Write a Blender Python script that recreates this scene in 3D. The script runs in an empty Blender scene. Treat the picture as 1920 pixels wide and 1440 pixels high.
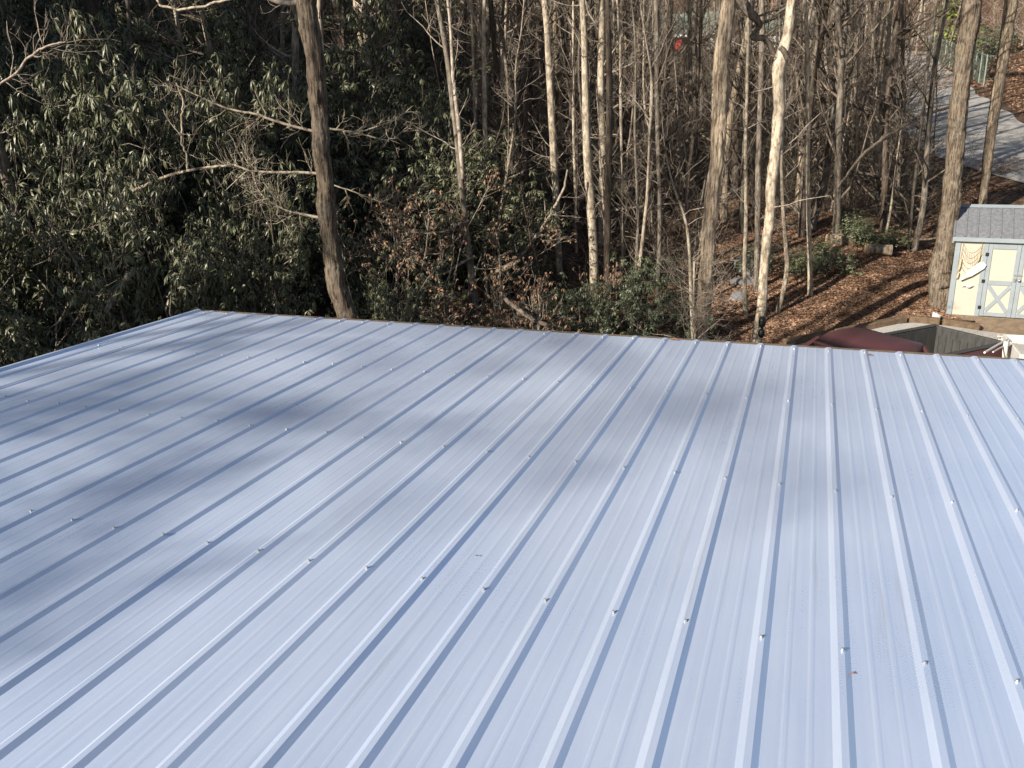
import bpy, math, random
import numpy as np
from mathutils import Vector, Matrix

# ------------------------------------------------------------------ camera, sky, sun, exposure
scene = bpy.context.scene
col = scene.collection
CAM = np.array([0.0, 0.0, 4.8])
F = 1553.0                                   # focal length in photo pixels (1920 wide)
M = np.array([[0.99956, -0.02962, 0.0],      # camera (right, down, forward) -> world
              [-0.00915, -0.30876, 0.9511],
              [-0.02817, -0.95068, -0.30889]])
cd = bpy.data.cameras.new('camera')
cd.sensor_width = 36.0
cd.lens = F / 1920 * 36
cd.clip_start = 0.05
cd.clip_end = 1500
cam = bpy.data.objects.new('camera', cd)
col.objects.link(cam)
rt, dn, fw = M[:, 0], M[:, 1], M[:, 2]
cam.matrix_world = Matrix(((rt[0], -dn[0], -fw[0], CAM[0]), (rt[1], -dn[1], -fw[1], CAM[1]),
                           (rt[2], -dn[2], -fw[2], CAM[2]), (0, 0, 0, 1)))
scene.camera = cam

SUN_AZ, SUN_EL = math.radians(41), math.radians(25.5)      # light travels towards +X, a little forward
LDIR = np.array([math.cos(SUN_AZ) * math.cos(SUN_EL), math.sin(SUN_AZ) * math.cos(SUN_EL), -math.sin(SUN_EL)])
world = bpy.data.worlds.new('World')
scene.world = world
world.use_nodes = True
wn = world.node_tree.nodes
sky = wn.new('ShaderNodeTexSky')
sky.sky_type = 'NISHITA'
sky.sun_disc = False
sky.sun_elevation = SUN_EL
sky.sun_rotation = math.atan2(-LDIR[0], -LDIR[1])
sky.air_density = 1.0
sky.dust_density = 1.0
sky.ozone_density = 1.0
world.node_tree.links.new(sky.outputs[0], wn['Background'].inputs[0])
wn['Background'].inputs[1].default_value = 0.056
sl = bpy.data.lights.new('sun', 'SUN')
sl.energy = 5.0
sl.angle = math.radians(0.53)
sl.color = (1.0, 0.92, 0.80)
so = bpy.data.objects.new('sun', sl)
col.objects.link(so)
so.rotation_euler = Vector(LDIR).to_track_quat('-Z', 'Y').to_euler()
scene.view_settings.view_transform = 'Standard'
scene.view_settings.look = 'None'
scene.view_settings.gamma = 1.0
scene.view_settings.use_curve_mapping = False
scene.view_settings.exposure = 0.9
scene.cycles.max_bounces = 4
scene.cycles.diffuse_bounces = 2
scene.cycles.glossy_bounces = 2
scene.cycles.transmission_bounces = 2

rng = np.random.default_rng(7)
PI = math.pi

# ------------------------------------------------------------------ helpers
def sstep(a, b, x):
    t = np.clip((np.asarray(x, float) - a) / (b - a), 0, 1)
    return t * t * (3 - 2 * t)

_yy = np.linspace(-60, 500, 5601)
def _prof(knots):
    s = np.interp(_yy, [k[0] for k in knots], [k[1] for k in knots])
    z = np.cumsum(s) * (_yy[1] - _yy[0])
    return z - np.interp(0, _yy, z)
_zr = _prof([(15, 0), (17.5, .2), (24, .2), (30, .125), (100, .125), (104, .04), (117, .04), (125, .33), (260, .33), (500, .1)])
_zl = _prof([(13, 0), (16, .22), (30, .30), (80, .34), (260, .3), (500, .1)])

def ground(x, y):
    """height of the land"""
    x = np.asarray(x, float); y = np.asarray(y, float)
    yr = y - 2.6 * sstep(9.2, 12.5, x) * (1 - sstep(24, 34, y))
    zr = np.interp(yr, _yy, _zr); zl = np.interp(y, _yy, _zl)
    w = sstep(7, -9, x - 0.05 * (y - 20))
    z = zr * (1 - w) + zl * w
    z = z + 0.20 * np.clip(-x - 4.5, 0, 12) * sstep(5, 9, y) * sstep(30, 16, y)
    bumps = 0.035 * np.sin(x * .9 + 1.3) * np.sin(y * .7) + 0.015 * np.sin(x * 2.1) * np.sin(y * 1.7 + .5)
    dip = .42 * sstep(2.5, 4.5, x) * sstep(10.6, 9.4, x) * sstep(15.9, 14.9, y)     # the gravel lot lies a little lower
    return z + bumps * sstep(15, 19, yr) - 0.05 - dip

def ray(px, py):
    return M @ np.array([(px - 960) / F, (py - 720) / F, 1.0])

def at(px, py, Y):
    """the point of the vertical plane y = Y that the sight line meets, and metres per pixel there"""
    d = ray(px, py); s = Y / d[1]
    return CAM + d * s, s / F

def ground_hit(px, py):
    d = ray(px, py)
    s = np.linspace(6, 320, 6000)
    P = CAM[None] + d[None] * s[:, None]
    k = np.argmax(P[:, 2] < ground(P[:, 0], P[:, 1]))
    return P[k] if P[k, 2] < ground(P[k, 0], P[k, 1]) else P[-1]

class Geo:
    """collects vertices and faces of one mesh"""
    def __init__(self):
        self.V, self.Q, self.T, self.n = [], [], [], 0
    def add(self, V, Q=None, T=None):
        V = np.asarray(V, float).reshape(-1, 3)
        if Q is not None and len(Q): self.Q.append(np.asarray(Q, int).reshape(-1, 4) + self.n)
        if T is not None and len(T): self.T.append(np.asarray(T, int).reshape(-1, 3) + self.n)
        self.V.append(V); self.n += len(V)
        return self
    def box(self, lo, hi, bev=0.0, mat=None):
        lo = np.array(lo, float); hi = np.array(hi, float)
        if bev <= 0:
            c = np.array([[x, y, z] for z in (lo[2], hi[2]) for y in (lo[1], hi[1]) for x in (lo[0], hi[0])])
            q = [[0, 2, 3, 1], [4, 5, 7, 6], [0, 1, 5, 4], [2, 6, 7, 3], [0, 4, 6, 2], [1, 3, 7, 5]]
            t = None
        else:
            b = min(bev, *(0.45 * (hi - lo)))
            c, q, t = [], [], []
            idx = {}
            for sx in (0, 1):
                for sy in (0, 1):
                    for sz in (0, 1):
                        p = np.array([(lo, hi)[sx][0], (lo, hi)[sy][1], (lo, hi)[sz][2]])
                        ins = np.array([b if sx == 0 else -b, b if sy == 0 else -b, b if sz == 0 else -b])
                        for ax in range(3):
                            v = p + ins; v[ax] = p[ax]
                            idx[(sx, sy, sz, ax)] = len(c); c.append(v)
            for ax in range(3):
                o = [a for a in range(3) if a != ax]
                for s in (0, 1):
                    k = []
                    for a, bb in ((0, 0), (1, 0), (1, 1), (0, 1)):
                        key = [0, 0, 0]; key[ax] = s; key[o[0]] = a; key[o[1]] = bb
                        k.append(idx[(*key, ax)])
                    q.append(k)
            for ax in range(3):
                o = [a for a in range(3) if a != ax]
                for a in (0, 1):
                    for bb in (0, 1):
                        k0 = [0, 0, 0]; k0[o[0]] = a; k0[o[1]] = bb
                        k1 = list(k0); k1[ax] = 1
                        q.append([idx[(*k0, o[0])], idx[(*k1, o[0])], idx[(*k1, o[1])], idx[(*k0, o[1])]])
            for sx in (0, 1):
                for sy in (0, 1):
                    for sz in (0, 1):
                        t.append([idx[(sx, sy, sz, a)] for a in range(3)])
            c = np.array(c)
        if mat is not None: c = c @ np.asarray(mat)[:3, :3].T + np.asarray(mat)[:3, 3]
        return self.add(c, q, t)
    def tubes(self, P, R, sides):
        """a batch of tubes: P (b, n, 3), R (b, n)"""
        P = np.asarray(P, float); R = np.asarray(R, float)
        if P.ndim == 2: P = P[None]; R = R[None]
        b, n, _ = P.shape
        if b == 0: return self
        t = np.gradient(P, axis=1)
        t /= np.linalg.norm(t, axis=2, keepdims=True) + 1e-9
        mean = t.mean(1, keepdims=True)
        ref = np.where(np.abs(mean[..., 2:3]) > 0.7, np.array([1.0, 0, 0]), np.array([0, 0, 1.0]))
        a = np.cross(t, ref); a /= np.linalg.norm(a, axis=2, keepdims=True) + 1e-9
        c = np.cross(t, a)
        th = np.arange(sides) * 2 * PI / sides
        V = P[:, :, None] + R[:, :, None, None] * (a[:, :, None] * np.cos(th)[None, None, :, None] + c[:, :, None] * np.sin(th)[None, None, :, None])
        i = np.arange(n - 1)[:, None] * sides; j = np.arange(sides)[None]; k = (j + 1) % sides
        q = np.stack([i + j, i + k, i + k + sides, i + j + sides], -1).reshape(-1, 4)
        Q = (q[None] + (np.arange(b) * n * sides)[:, None, None]).reshape(-1, 4)
        caps = []
        if sides == 4:
            caps = [[3, 2, 1, 0]]
            self.add(V, Q)
        else:
            e = [[0, m + 1, m] for m in range(1, sides - 1)] + [[(n - 1) * sides, (n - 1) * sides + m, (n - 1) * sides + m + 1] for m in range(1, sides - 1)]
            T = (np.array(e)[None] + (np.arange(b) * n * sides)[:, None, None]).reshape(-1, 3)
            self.add(V, Q, T)
        return self
    def mesh(self, name, smooth=False, off=(0, 0, 0)):
        V = np.concatenate(self.V) - np.asarray(off)
        Q = np.concatenate(self.Q) if self.Q else np.zeros((0, 4), int)
        T = np.concatenate(self.T) if self.T else np.zeros((0, 3), int)
        me = bpy.data.meshes.new(name)
        me.vertices.add(len(V)); me.vertices.foreach_set('co', V.astype(np.float32).ravel())
        nl = 4 * len(Q) + 3 * len(T)
        me.loops.add(nl)
        me.loops.foreach_set('vertex_index', np.concatenate([Q.ravel(), T.ravel()]).astype(np.int32))
        me.polygons.add(len(Q) + len(T))
        st = np.concatenate([np.arange(len(Q)) * 4, 4 * len(Q) + np.arange(len(T)) * 3]).astype(np.int32)
        me.polygons.foreach_set('loop_start', st)
        me.polygons.foreach_set('use_smooth', np.full(len(Q) + len(T), bool(smooth)))
        me.update(calc_edges=True)
        me.validate()
        return me

def obj(name, geo, mat, parent=None, smooth=False, off=None):
    """one mesh object; under a parent its points are given in world space unless off is set"""
    if isinstance(geo, Geo):
        if off is None: off = parent.location if parent is not None else (0, 0, 0)
        me = geo.mesh(name, smooth, off)
        if mat is not None: me.materials.append(mat)
    else:
        me = geo
    o = bpy.data.objects.new(name, me)
    col.objects.link(o)
    if parent is not None: o.parent = parent
    return o

def tag(o, label=None, cat=None, group=None, kind=None):
    if label: o['label'] = label
    if cat: o['category'] = cat
    if group: o['group'] = group
    if kind: o['kind'] = kind
    return o

def thing(name, label, cat, loc=(0, 0, 0), group=None):
    o = bpy.data.objects.new(name, None)
    o.empty_display_size = 0.1
    col.objects.link(o)
    o.location = loc
    return tag(o, label, cat, group)

def mat_new(name):
    m = bpy.data.materials.new(name); m.use_nodes = True
    nt = m.node_tree
    return m, nt, nt.nodes['Principled BSDF']

def simple(name, c, rough=0.7, metal=0.0, var=0.15, scale=8.0, bump=0.0, stretch=(1, 1, 1), spec=0.3):
    """a procedural material: base colour broken up by noise"""
    m, nt, p = mat_new(name)
    tc = nt.nodes.new('ShaderNodeTexCoord'); mp = nt.nodes.new('ShaderNodeMapping')
    mp.inputs['Scale'].default_value = stretch
    nz = nt.nodes.new('ShaderNodeTexNoise'); nz.inputs['Scale'].default_value = scale; nz.inputs['Detail'].default_value = 6
    nz.inputs['Roughness'].default_value = 0.65
    rp = nt.nodes.new('ShaderNodeValToRGB')
    rp.color_ramp.elements[0].position = 0.3; rp.color_ramp.elements[1].position = 0.7
    rp.color_ramp.elements[0].color = (*[max(0, v * (1 - var)) for v in c], 1)
    rp.color_ramp.elements[1].color = (*[min(1, v * (1 + var)) for v in c], 1)
    L = nt.links.new
    L(tc.outputs['Object'], mp.inputs[0]); L(mp.outputs[0], nz.inputs['Vector']); L(nz.outputs[0], rp.inputs[0])
    L(rp.outputs[0], p.inputs['Base Color'])
    p.inputs['Roughness'].default_value = rough; p.inputs['Metallic'].default_value = metal
    p.inputs['Specular IOR Level'].default_value = spec
    if bump > 0:
        b = nt.nodes.new('ShaderNodeBump'); b.inputs['Strength'].default_value = bump; b.inputs['Distance'].default_value = 0.02
        L(nz.outputs[0], b.inputs['Height']); L(b.outputs[0], p.inputs['Normal'])
    return m

def bark(name, dark, light, lichen, furrow=26.0, long=0.13, bump=0.6, blotch=0.5):
    m, nt, p = mat_new(name)
    L = nt.links.new; N = nt.nodes.new
    tc = N('ShaderNodeTexCoord'); mp = N('ShaderNodeMapping'); mp.inputs['Scale'].default_value = (1, 1, long)
    nz = N('ShaderNodeTexNoise'); nz.inputs['Scale'].default_value = furrow; nz.inputs['Detail'].default_value = 8; nz.inputs['Roughness'].default_value = 0.7
    rp = N('ShaderNodeValToRGB'); rp.color_ramp.elements[0].position = 0.41; rp.color_ramp.elements[1].position = 0.58
    rp.color_ramp.elements[0].color = (*dark, 1); rp.color_ramp.elements[1].color = (*light, 1)
    n2 = N('ShaderNodeTexNoise'); n2.inputs['Scale'].default_value = 4.0; n2.inputs['Detail'].default_value = 7; n2.inputs['Roughness'].default_value = 0.75
    r2 = N('ShaderNodeValToRGB'); r2.color_ramp.elements[0].position = 0.5; r2.color_ramp.elements[1].position = 0.66
    r2.color_ramp.elements[0].color = (0, 0, 0, 1); r2.color_ramp.elements[1].color = (blotch, blotch, blotch, 1)
    mx = N('ShaderNodeMixRGB'); mx.inputs[2].default_value = (*lichen, 1)
    oi = N('ShaderNodeObjectInfo'); mr = N('ShaderNodeMapRange')
    mr.inputs['To Min'].default_value = 0.75; mr.inputs['To Max'].default_value = 1.2
    hs = N('ShaderNodeHueSaturation')
    bp = N('ShaderNodeBump'); bp.inputs['Strength'].default_value = bump; bp.inputs['Distance'].default_value = 0.025
    L(tc.outputs['Object'], mp.inputs[0]); L(mp.outputs[0], nz.inputs['Vector']); L(nz.outputs[0], rp.inputs[0])
    L(tc.outputs['Object'], n2.inputs['Vector']); L(n2.outputs[0], r2.inputs[0])
    L(r2.outputs[0], mx.inputs[0]); L(rp.outputs[0], mx.inputs[1])
    L(oi.outputs['Random'], mr.inputs[0]); L(mr.outputs[0], hs.inputs['Value']); L(mx.outputs[0], hs.inputs['Color'])
    L(hs.outputs[0], p.inputs['Base Color']); L(nz.outputs[0], bp.inputs['Height']); L(bp.outputs[0], p.inputs['Normal'])
    p.inputs['Roughness'].default_value = 0.85; p.inputs['Specular IOR Level'].default_value = 0.2
    return m

def leafy(name, c1, c2, under, rough=0.4, spec=0.5, trans=0.0):
    """leaf material: hue varied from leaf clump to leaf clump, paler underside"""
    m, nt, p = mat_new(name)
    L = nt.links.new; N = nt.nodes.new
    g = N('ShaderNodeNewGeometry')
    nz = N('ShaderNodeTexNoise'); nz.inputs['Scale'].default_value = 2.3; nz.inputs['Detail'].default_value = 4
    rp = N('ShaderNodeValToRGB'); rp.color_ramp.elements[0].position = 0.3; rp.color_ramp.elements[1].position = 0.72
    rp.color_ramp.elements[0].color = (*c1, 1); rp.color_ramp.elements[1].color = (*c2, 1)
    ri = N('ShaderNodeMapRange'); ri.inputs['To Min'].default_value = 0.4; ri.inputs['To Max'].default_value = 1.5
    hs = N('ShaderNodeHueSaturation')
    mx = N('ShaderNodeMixRGB'); mx.inputs[2].default_value = (*under, 1)
    L(g.outputs['Position'], nz.inputs['Vector']); L(nz.outputs[0], rp.inputs[0])
    L(g.outputs['Random Per Island'], ri.inputs[0]); L(ri.outputs[0], hs.inputs['Value']); L(rp.outputs[0], hs.inputs['Color'])
    L(g.outputs['Backfacing'], mx.inputs[0]); L(hs.outputs[0], mx.inputs[1]); L(mx.outputs[0], p.inputs['Base Color'])
    p.inputs['Roughness'].default_value = rough; p.inputs['Specular IOR Level'].default_value = spec
    return m

# ------------------------------------------------------------------ materials
B_PALE = bark('bark_pale', (.16, .125, .09), (.44, .375, .285), (.52, .47, .39), furrow=18, long=.35, bump=.35)
B_TAN = bark('bark_tan', (.11, .082, .056), (.42, .335, .245), (.46, .42, .35), furrow=30, long=.12, bump=.9, blotch=.25)
B_GREY = bark('bark_grey', (.055, .046, .038), (.20, .165, .13), (.34, .32, .27), furrow=26, long=.15, bump=.7)
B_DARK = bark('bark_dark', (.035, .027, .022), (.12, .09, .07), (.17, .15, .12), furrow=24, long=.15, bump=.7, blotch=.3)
B_ROUGH = bark('bark_rough', (.045, .034, .026), (.21, .165, .12), (.36, .33, .28), furrow=36, long=.10, bump=1.0, blotch=.3)
B_TWIG = bark('bark_twig', (.16, .125, .095), (.38, .32, .26), (.45, .41, .36), furrow=14, long=.5, bump=.2)
B_BROWN = bark('bark_brush', (.062, .048, .037), (.175, .142, .11), (.22, .185, .15), furrow=12, long=.5, bump=.2)
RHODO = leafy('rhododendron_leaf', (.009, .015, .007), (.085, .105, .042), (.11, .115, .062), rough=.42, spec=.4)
HOLLY = leafy('holly_leaf', (.05, .085, .03), (.32, .34, .14), (.16, .19, .09), rough=.35, spec=.5)
GREENER = leafy('laurel_leaf', (.022, .05, .018), (.06, .105, .032), (.09, .11, .06), rough=.4, spec=.5)
BROWNLEAF = leafy('dead_leaf', (.17, .085, .045), (.30, .17, .095), (.27, .17, .11), rough=.7, spec=.2)
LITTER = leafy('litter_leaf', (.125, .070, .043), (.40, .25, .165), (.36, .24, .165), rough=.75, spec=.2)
SHADELEAF = leafy('shaded_litter_leaf', (.05, .03, .02), (.15, .09, .06), (.15, .095, .065), rough=.8, spec=.2)  # litter colour darkened to stand in for shade on the centre slope
NEEDLE = leafy('needle_spray', (.015, .03, .014), (.04, .07, .025), (.03, .05, .02), rough=.6, spec=.3)
YELLOWGREEN = leafy('cedar_spray', (.10, .13, .03), (.26, .29, .07), (.16, .18, .06), rough=.6, spec=.3)

def ground_mat():
    m, nt, p = mat_new('forest_floor')
    L = nt.links.new; N = nt.nodes.new
    g = N('ShaderNodeNewGeometry')
    n1 = N('ShaderNodeTexVoronoi'); n1.inputs['Scale'].default_value = 11
    n2 = N('ShaderNodeTexNoise'); n2.inputs['Scale'].default_value = .55; n2.inputs['Detail'].default_value = 6; n2.inputs['Roughness'].default_value = .6
    n3 = N('ShaderNodeTexNoise'); n3.inputs['Scale'].default_value = 30; n3.inputs['Detail'].default_value = 5
    r1 = N('ShaderNodeValToRGB')
    els = r1.color_ramp.elements
    els[0].position = .0; els[0].color = (.06, .038, .026, 1); els[1].position = 1; els[1].color = (.24, .165, .11, 1)
    e = els.new(.5); e.color = (.125, .08, .053, 1)
    sep = N('ShaderNodeSeparateColor')
    r2 = N('ShaderNodeValToRGB'); r2.color_ramp.elements[0].position = .3; r2.color_ramp.elements[1].position = .75
    r2.color_ramp.elements[0].color = (.45, .42, .40, 1); r2.color_ramp.elements[1].color = (1.15, 1.05, .95, 1)
    mu = N('ShaderNodeMixRGB'); mu.blend_type = 'MULTIPLY'; mu.inputs[0].default_value = .8
    b = N('ShaderNodeBump'); b.inputs['Strength'].default_value = .8; b.inputs['Distance'].default_value = .05
    L(g.outputs['Position'], n1.inputs['Vector']); L(g.outputs['Position'], n2.inputs['Vector']); L(g.outputs['Position'], n3.inputs['Vector'])
    L(n1.outputs['Color'], sep.inputs[0]); L(sep.outputs[0], r1.inputs[0]); L(n2.outputs[0], r2.inputs[0])
    L(r1.outputs[0], mu.inputs[1]); L(r2.outputs[0], mu.inputs[2]); L(mu.outputs[0], p.inputs['Base Color'])
    L(n3.outputs[0], b.inputs['Height']); L(b.outputs[0], p.inputs['Normal'])
    p.inputs['Roughness'].default_value = .9; p.inputs['Specular IOR Level'].default_value = .15
    return m
FLOOR = ground_mat()

def galvalume():
    m, nt, p = mat_new('galvalume_sheet')
    L = nt.links.new; N = nt.nodes.new
    tc = N('ShaderNodeTexCoord')
    def along(sx, sy):                       # coordinates turned to run with the ribs, then stretched
        mp = N('ShaderNodeMapping'); mp.vector_type = 'TEXTURE'
        mp.inputs['Rotation'].default_value = (0, 0, math.radians(-20)); mp.inputs['Scale'].default_value = (1 / sx, 1 / sy, 1)
        L(tc.outputs['Object'], mp.inputs[0]); return mp.outputs[0]
    def noise(vec, scale, detail=5, rough=.55):
        n = N('ShaderNodeTexNoise'); n.inputs['Scale'].default_value = scale; n.inputs['Detail'].default_value = detail; n.inputs['Roughness'].default_value = rough
        L(vec, n.inputs['Vector']); return n.outputs[0]
    streak = noise(along(45, 1.1), 1.0)
    large = noise(tc.outputs['Object'], 1.1, 5)
    fine = noise(tc.outputs['Object'], 170, 3, .7)
    runs = noise(along(22, .5), 1.0, 6, .7)
    def madd(a, k, b):
        q = N('ShaderNodeMath'); q.operation = 'MULTIPLY_ADD'; q.inputs[1].default_value = k; L(a, q.inputs[0])
        if isinstance(b, float): q.inputs[2].default_value = b
        else: L(b, q.inputs[2])
        return q.outputs[0]
    mixv = madd(streak, .35, madd(large, .45, madd(fine, .2, 0.0)))
    rp = N('ShaderNodeValToRGB'); rp.color_ramp.elements[0].position = .3; rp.color_ramp.elements[1].position = .7
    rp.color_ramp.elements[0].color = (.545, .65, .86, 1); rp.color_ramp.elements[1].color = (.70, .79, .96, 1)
    L(mixv, rp.inputs[0])
    st = N('ShaderNodeValToRGB'); st.color_ramp.elements[0].position = .60; st.color_ramp.elements[1].position = .78
    st.color_ramp.elements[0].color = (0, 0, 0, 1); st.color_ramp.elements[1].color = (.5, .5, .5, 1)
    L(runs, st.inputs[0])
    mx = N('ShaderNodeMixRGB'); mx.inputs[2].default_value = (.40, .40, .41, 1)      # dried water runs
    L(st.outputs[0], mx.inputs[0]); L(rp.outputs[0], mx.inputs[1]); L(mx.outputs[0], p.inputs['Base Color'])
    rr = N('ShaderNodeMapRange'); rr.inputs['From Min'].default_value = .3; rr.inputs['From Max'].default_value = .7
    rr.inputs['To Min'].default_value = .24; rr.inputs['To Max'].default_value = .38
    L(mixv, rr.inputs[0]); L(rr.outputs[0], p.inputs['Roughness'])
    b = N('ShaderNodeBump'); b.inputs['Strength'].default_value = .22; b.inputs['Distance'].default_value = .01
    wav = noise(along(6, 1.6), 1.0, 2); L(wav, b.inputs['Height']); L(b.outputs[0], p.inputs['Normal'])
    p.inputs['Metallic'].default_value = .42
    return m
METAL = galvalume()
ZINC = simple('zinc_screw', (.38, .39, .41), rough=.5, metal=.5, var=.1)
LUMBER = simple('weathered_lumber', (.16, .12, .085), rough=.85, var=.3, scale=14, stretch=(1, 1, 1), bump=.3)
TIMBER = simple('landscape_timber', (.13, .088, .055), rough=.9, var=.4, scale=10, bump=.5)
GRAVEL = simple('pale_gravel', (.42, .40, .37), rough=.95, var=.5, scale=55, bump=.9)
ASPHALT = simple('worn_asphalt', (.34, .32, .29), rough=.95, var=.35, scale=2.5, bump=.2)
STONE = simple('grey_stone', (.16, .16, .165), rough=.9, var=.4, scale=5, bump=.6)

# ------------------------------------------------------------------ the land
def grid_mesh(xs, ys, zf):
    X, Y = np.meshgrid(xs, ys)
    V = np.stack([X, Y, zf(X, Y)], -1).reshape(-1, 3)
    nx = len(xs); i = np.arange(len(ys) - 1)[:, None] * nx + np.arange(nx - 1)[None]
    Q = np.stack([i, i + 1, i + nx + 1, i + nx], -1).reshape(-1, 4)
    return Geo().add(V, Q)
def spaced(lo, hi, fine0, fine1, d0, d1):
    return np.unique(np.concatenate([np.arange(lo, fine0, d1), np.arange(fine0, fine1, d0), np.arange(fine1, hi + d1, d1)]))
g = grid_mesh(spaced(-260, 260, -22, 30, .5, 4), spaced(-60, 420, 6, 60, .5, 4), ground)
tag(obj('forest_ground', g, FLOOR, smooth=True), kind='structure')

def strip(name, pts, width, mat, lift, step=.8):
    """a road that follows the land"""
    P = np.array(pts, float); seg = np.r_[0, np.cumsum(np.linalg.norm(np.diff(P, axis=0), axis=1))]
    s = np.arange(0, seg[-1], step)
    C = np.stack([np.interp(s, seg, P[:, k]) for k in (0, 1)], 1)
    ker = np.ones(9) / 9
    C = np.stack([np.convolve(np.pad(C[:, k], 4, mode='edge'), ker, 'valid') for k in (0, 1)], 1)
    T = np.gradient(C, axis=0); T /= np.linalg.norm(T, axis=1, keepdims=True)
    Nn = np.stack([T[:, 1], -T[:, 0]], 1)
    W = np.interp(np.linspace(0, 1, len(s)), np.linspace(0, 1, len(width)), width) if hasattr(width, '__len__') else np.full(len(s), width)
    us = np.linspace(-.5, .5, 9)
    XY = C[:, None] + Nn[:, None] * (W[:, None] * us[None])[..., None]
    wob = 1 + .05 * np.sin(s * 1.1)[:, None, None]
    XY = C[:, None] + (XY - C[:, None]) * wob
    Z = ground(XY[..., 0], XY[..., 1]) + lift
    V = np.concatenate([XY, Z[..., None]], -1).reshape(-1, 3)
    n = 9; i = np.arange(len(s) - 1)[:, None] * n + np.arange(n - 1)[None]
    return tag(obj(name, Geo().add(V, np.stack([i, i + 1, i + n + 1, i + n], -1).reshape(-1, 4)), mat, smooth=True), kind='structure')
rp_ = [ground_hit(*p) for p in ((1990, 330), (1900, 300), (1840, 262), (1780, 215), (1745, 175), (1722, 140), (1708, 112), (1700, 95))]
rp_ = [p for p in rp_ if p[1] < 150]
road_c = [(rp_[0][0] + 8, rp_[0][1] - 4)] + [(p[0], p[1]) for p in rp_]
road_s = np.concatenate([np.linspace(road_c[k], road_c[k + 1], 14) for k in range(len(road_c) - 1)])
strip('road', road_c, [5.8, 5.6, 5.2, 4.6, 4.2, 4], ASPHALT, .04)
LOT = [ground_hit(*q) for q in ((1470, 652), (1562, 634), (1697, 606), (1760, 611), (1834, 622))]
def lot_edge(x): return np.interp(x, [q[0] for q in LOT] + [18], [q[1] for q in LOT] + [LOT[-1][1] - 1.0])
lx = np.arange(LOT[0][0] - .4, 20, .35); lt = np.linspace(0, 1, 26)
LX, LT = np.meshgrid(lx, lt); LY = 6 + (lot_edge(LX) - .08 - 6) * LT
li = np.arange(25)[:, None] * len(lx) + np.arange(len(lx) - 1)[None]
tag(obj('gravel_lot', Geo().add(np.stack([LX, LY, ground(LX, LY) + .05], -1).reshape(-1, 3), np.stack([li, li + 1, li + len(lx) + 1, li + len(lx)], -1).reshape(-1, 4)), GRAVEL, smooth=True), kind='structure')

# ------------------------------------------------------------------ carport roof
RO = np.array([.9563, 2.0915, 3.2662])
RU = np.array([.9396, -.3424, 0.0]); RV = np.array([.3424, .9394, -.0197]); RN = np.array([.0067, .0185, .9998])
W = .2286
def roofp(i, v, h=0.0):
    """rib number, metres along the rib from the third screw row, height over the sheet"""
    return RO + RU * ((i - 24) * W) + RV * v + RN * (h - .020)
V_EAVE, V_BACK = 3.733, -2.2
carport = thing('carport', 'carport with a wide bluish galvanised ribbed metal roof in the foreground', 'carport', (0.5, 4.0, 0.0))
prof = []
def rib_prof(i):
    return [(i - .125, 0), (i - .040, .0110), (i + .040, .0110), (i + .118, 0)]
def pan_prof(i):
    o = []
    for c in (.36, .64):
        o += [(i + c - .045, 0), (i + c - .016, .0009), (i + c + .016, .0009), (i + c + .045, 0)]
    return o
panels = []
starts = [(.3, 2)] + [(k, k + 4) for k in range(2, 34, 4)]
for a, b in starts:
    pr = []
    if a == .3:
        pr = [(.22, -.05), (.22, 0.012), (.30, .019), (.41, .019), (.48, 0), (.62, 0), (.70, .0028), (.78, 0)] + rib_prof(1) + pan_prof(1) + rib_prof(2)[:3] + [(2.12, .003)]
    else:
        for k in range(a, b):
            rb = rib_prof(k)
            if k == a: rb = [(k - .135, .0006), (k - .042, .0125), (k + .042, .0125), (k + .118, 0)]
            pr += rb + pan_prof(k)
        pr += [(b - .125, 0), (b - .040, .0105), (b + .038, .0105)]
    pr = np.array(pr)
    ns = 24
    vs = np.linspace(V_BACK, V_EAVE, ns)
    n = len(pr)
    sag = .0012 * np.sin(vs[:, None] * 2.2 + pr[None, :, 0] * 1.3) * (pr[None, :, 1] < .01)
    top = RO[None, None] + RU * ((pr[None, :, 0] - 24) * W)[..., None] + RV * vs[:, None, None] + RN * (pr[None, :, 1] - .02 + sag)[..., None]
    bot = top - RN * .0012
    V = np.concatenate([top.reshape(-1, 3), bot.reshape(-1, 3)])
    i = np.arange(ns - 1)[:, None] * n + np.arange(n - 1)[None]
    Qt = np.stack([i, i + 1, i + n + 1, i + n], -1).reshape(-1, 4)
    Qb = Qt[:, ::-1] + ns * n
    k = (ns - 1) * n + np.arange(n - 1)
    Qe = np.stack([k, k + 1, k + 1 + ns * n, k + ns * n], -1)
    s1 = np.arange(ns - 1) * n
    Qs = np.stack([s1 + n, s1, s1 + ns * n, s1 + n + ns * n], -1)
    panels.append((a, b, obj('roof_panel', Geo().add(V, np.concatenate([Qt, Qb, Qe, Qs])), METAL, carport)))
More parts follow.
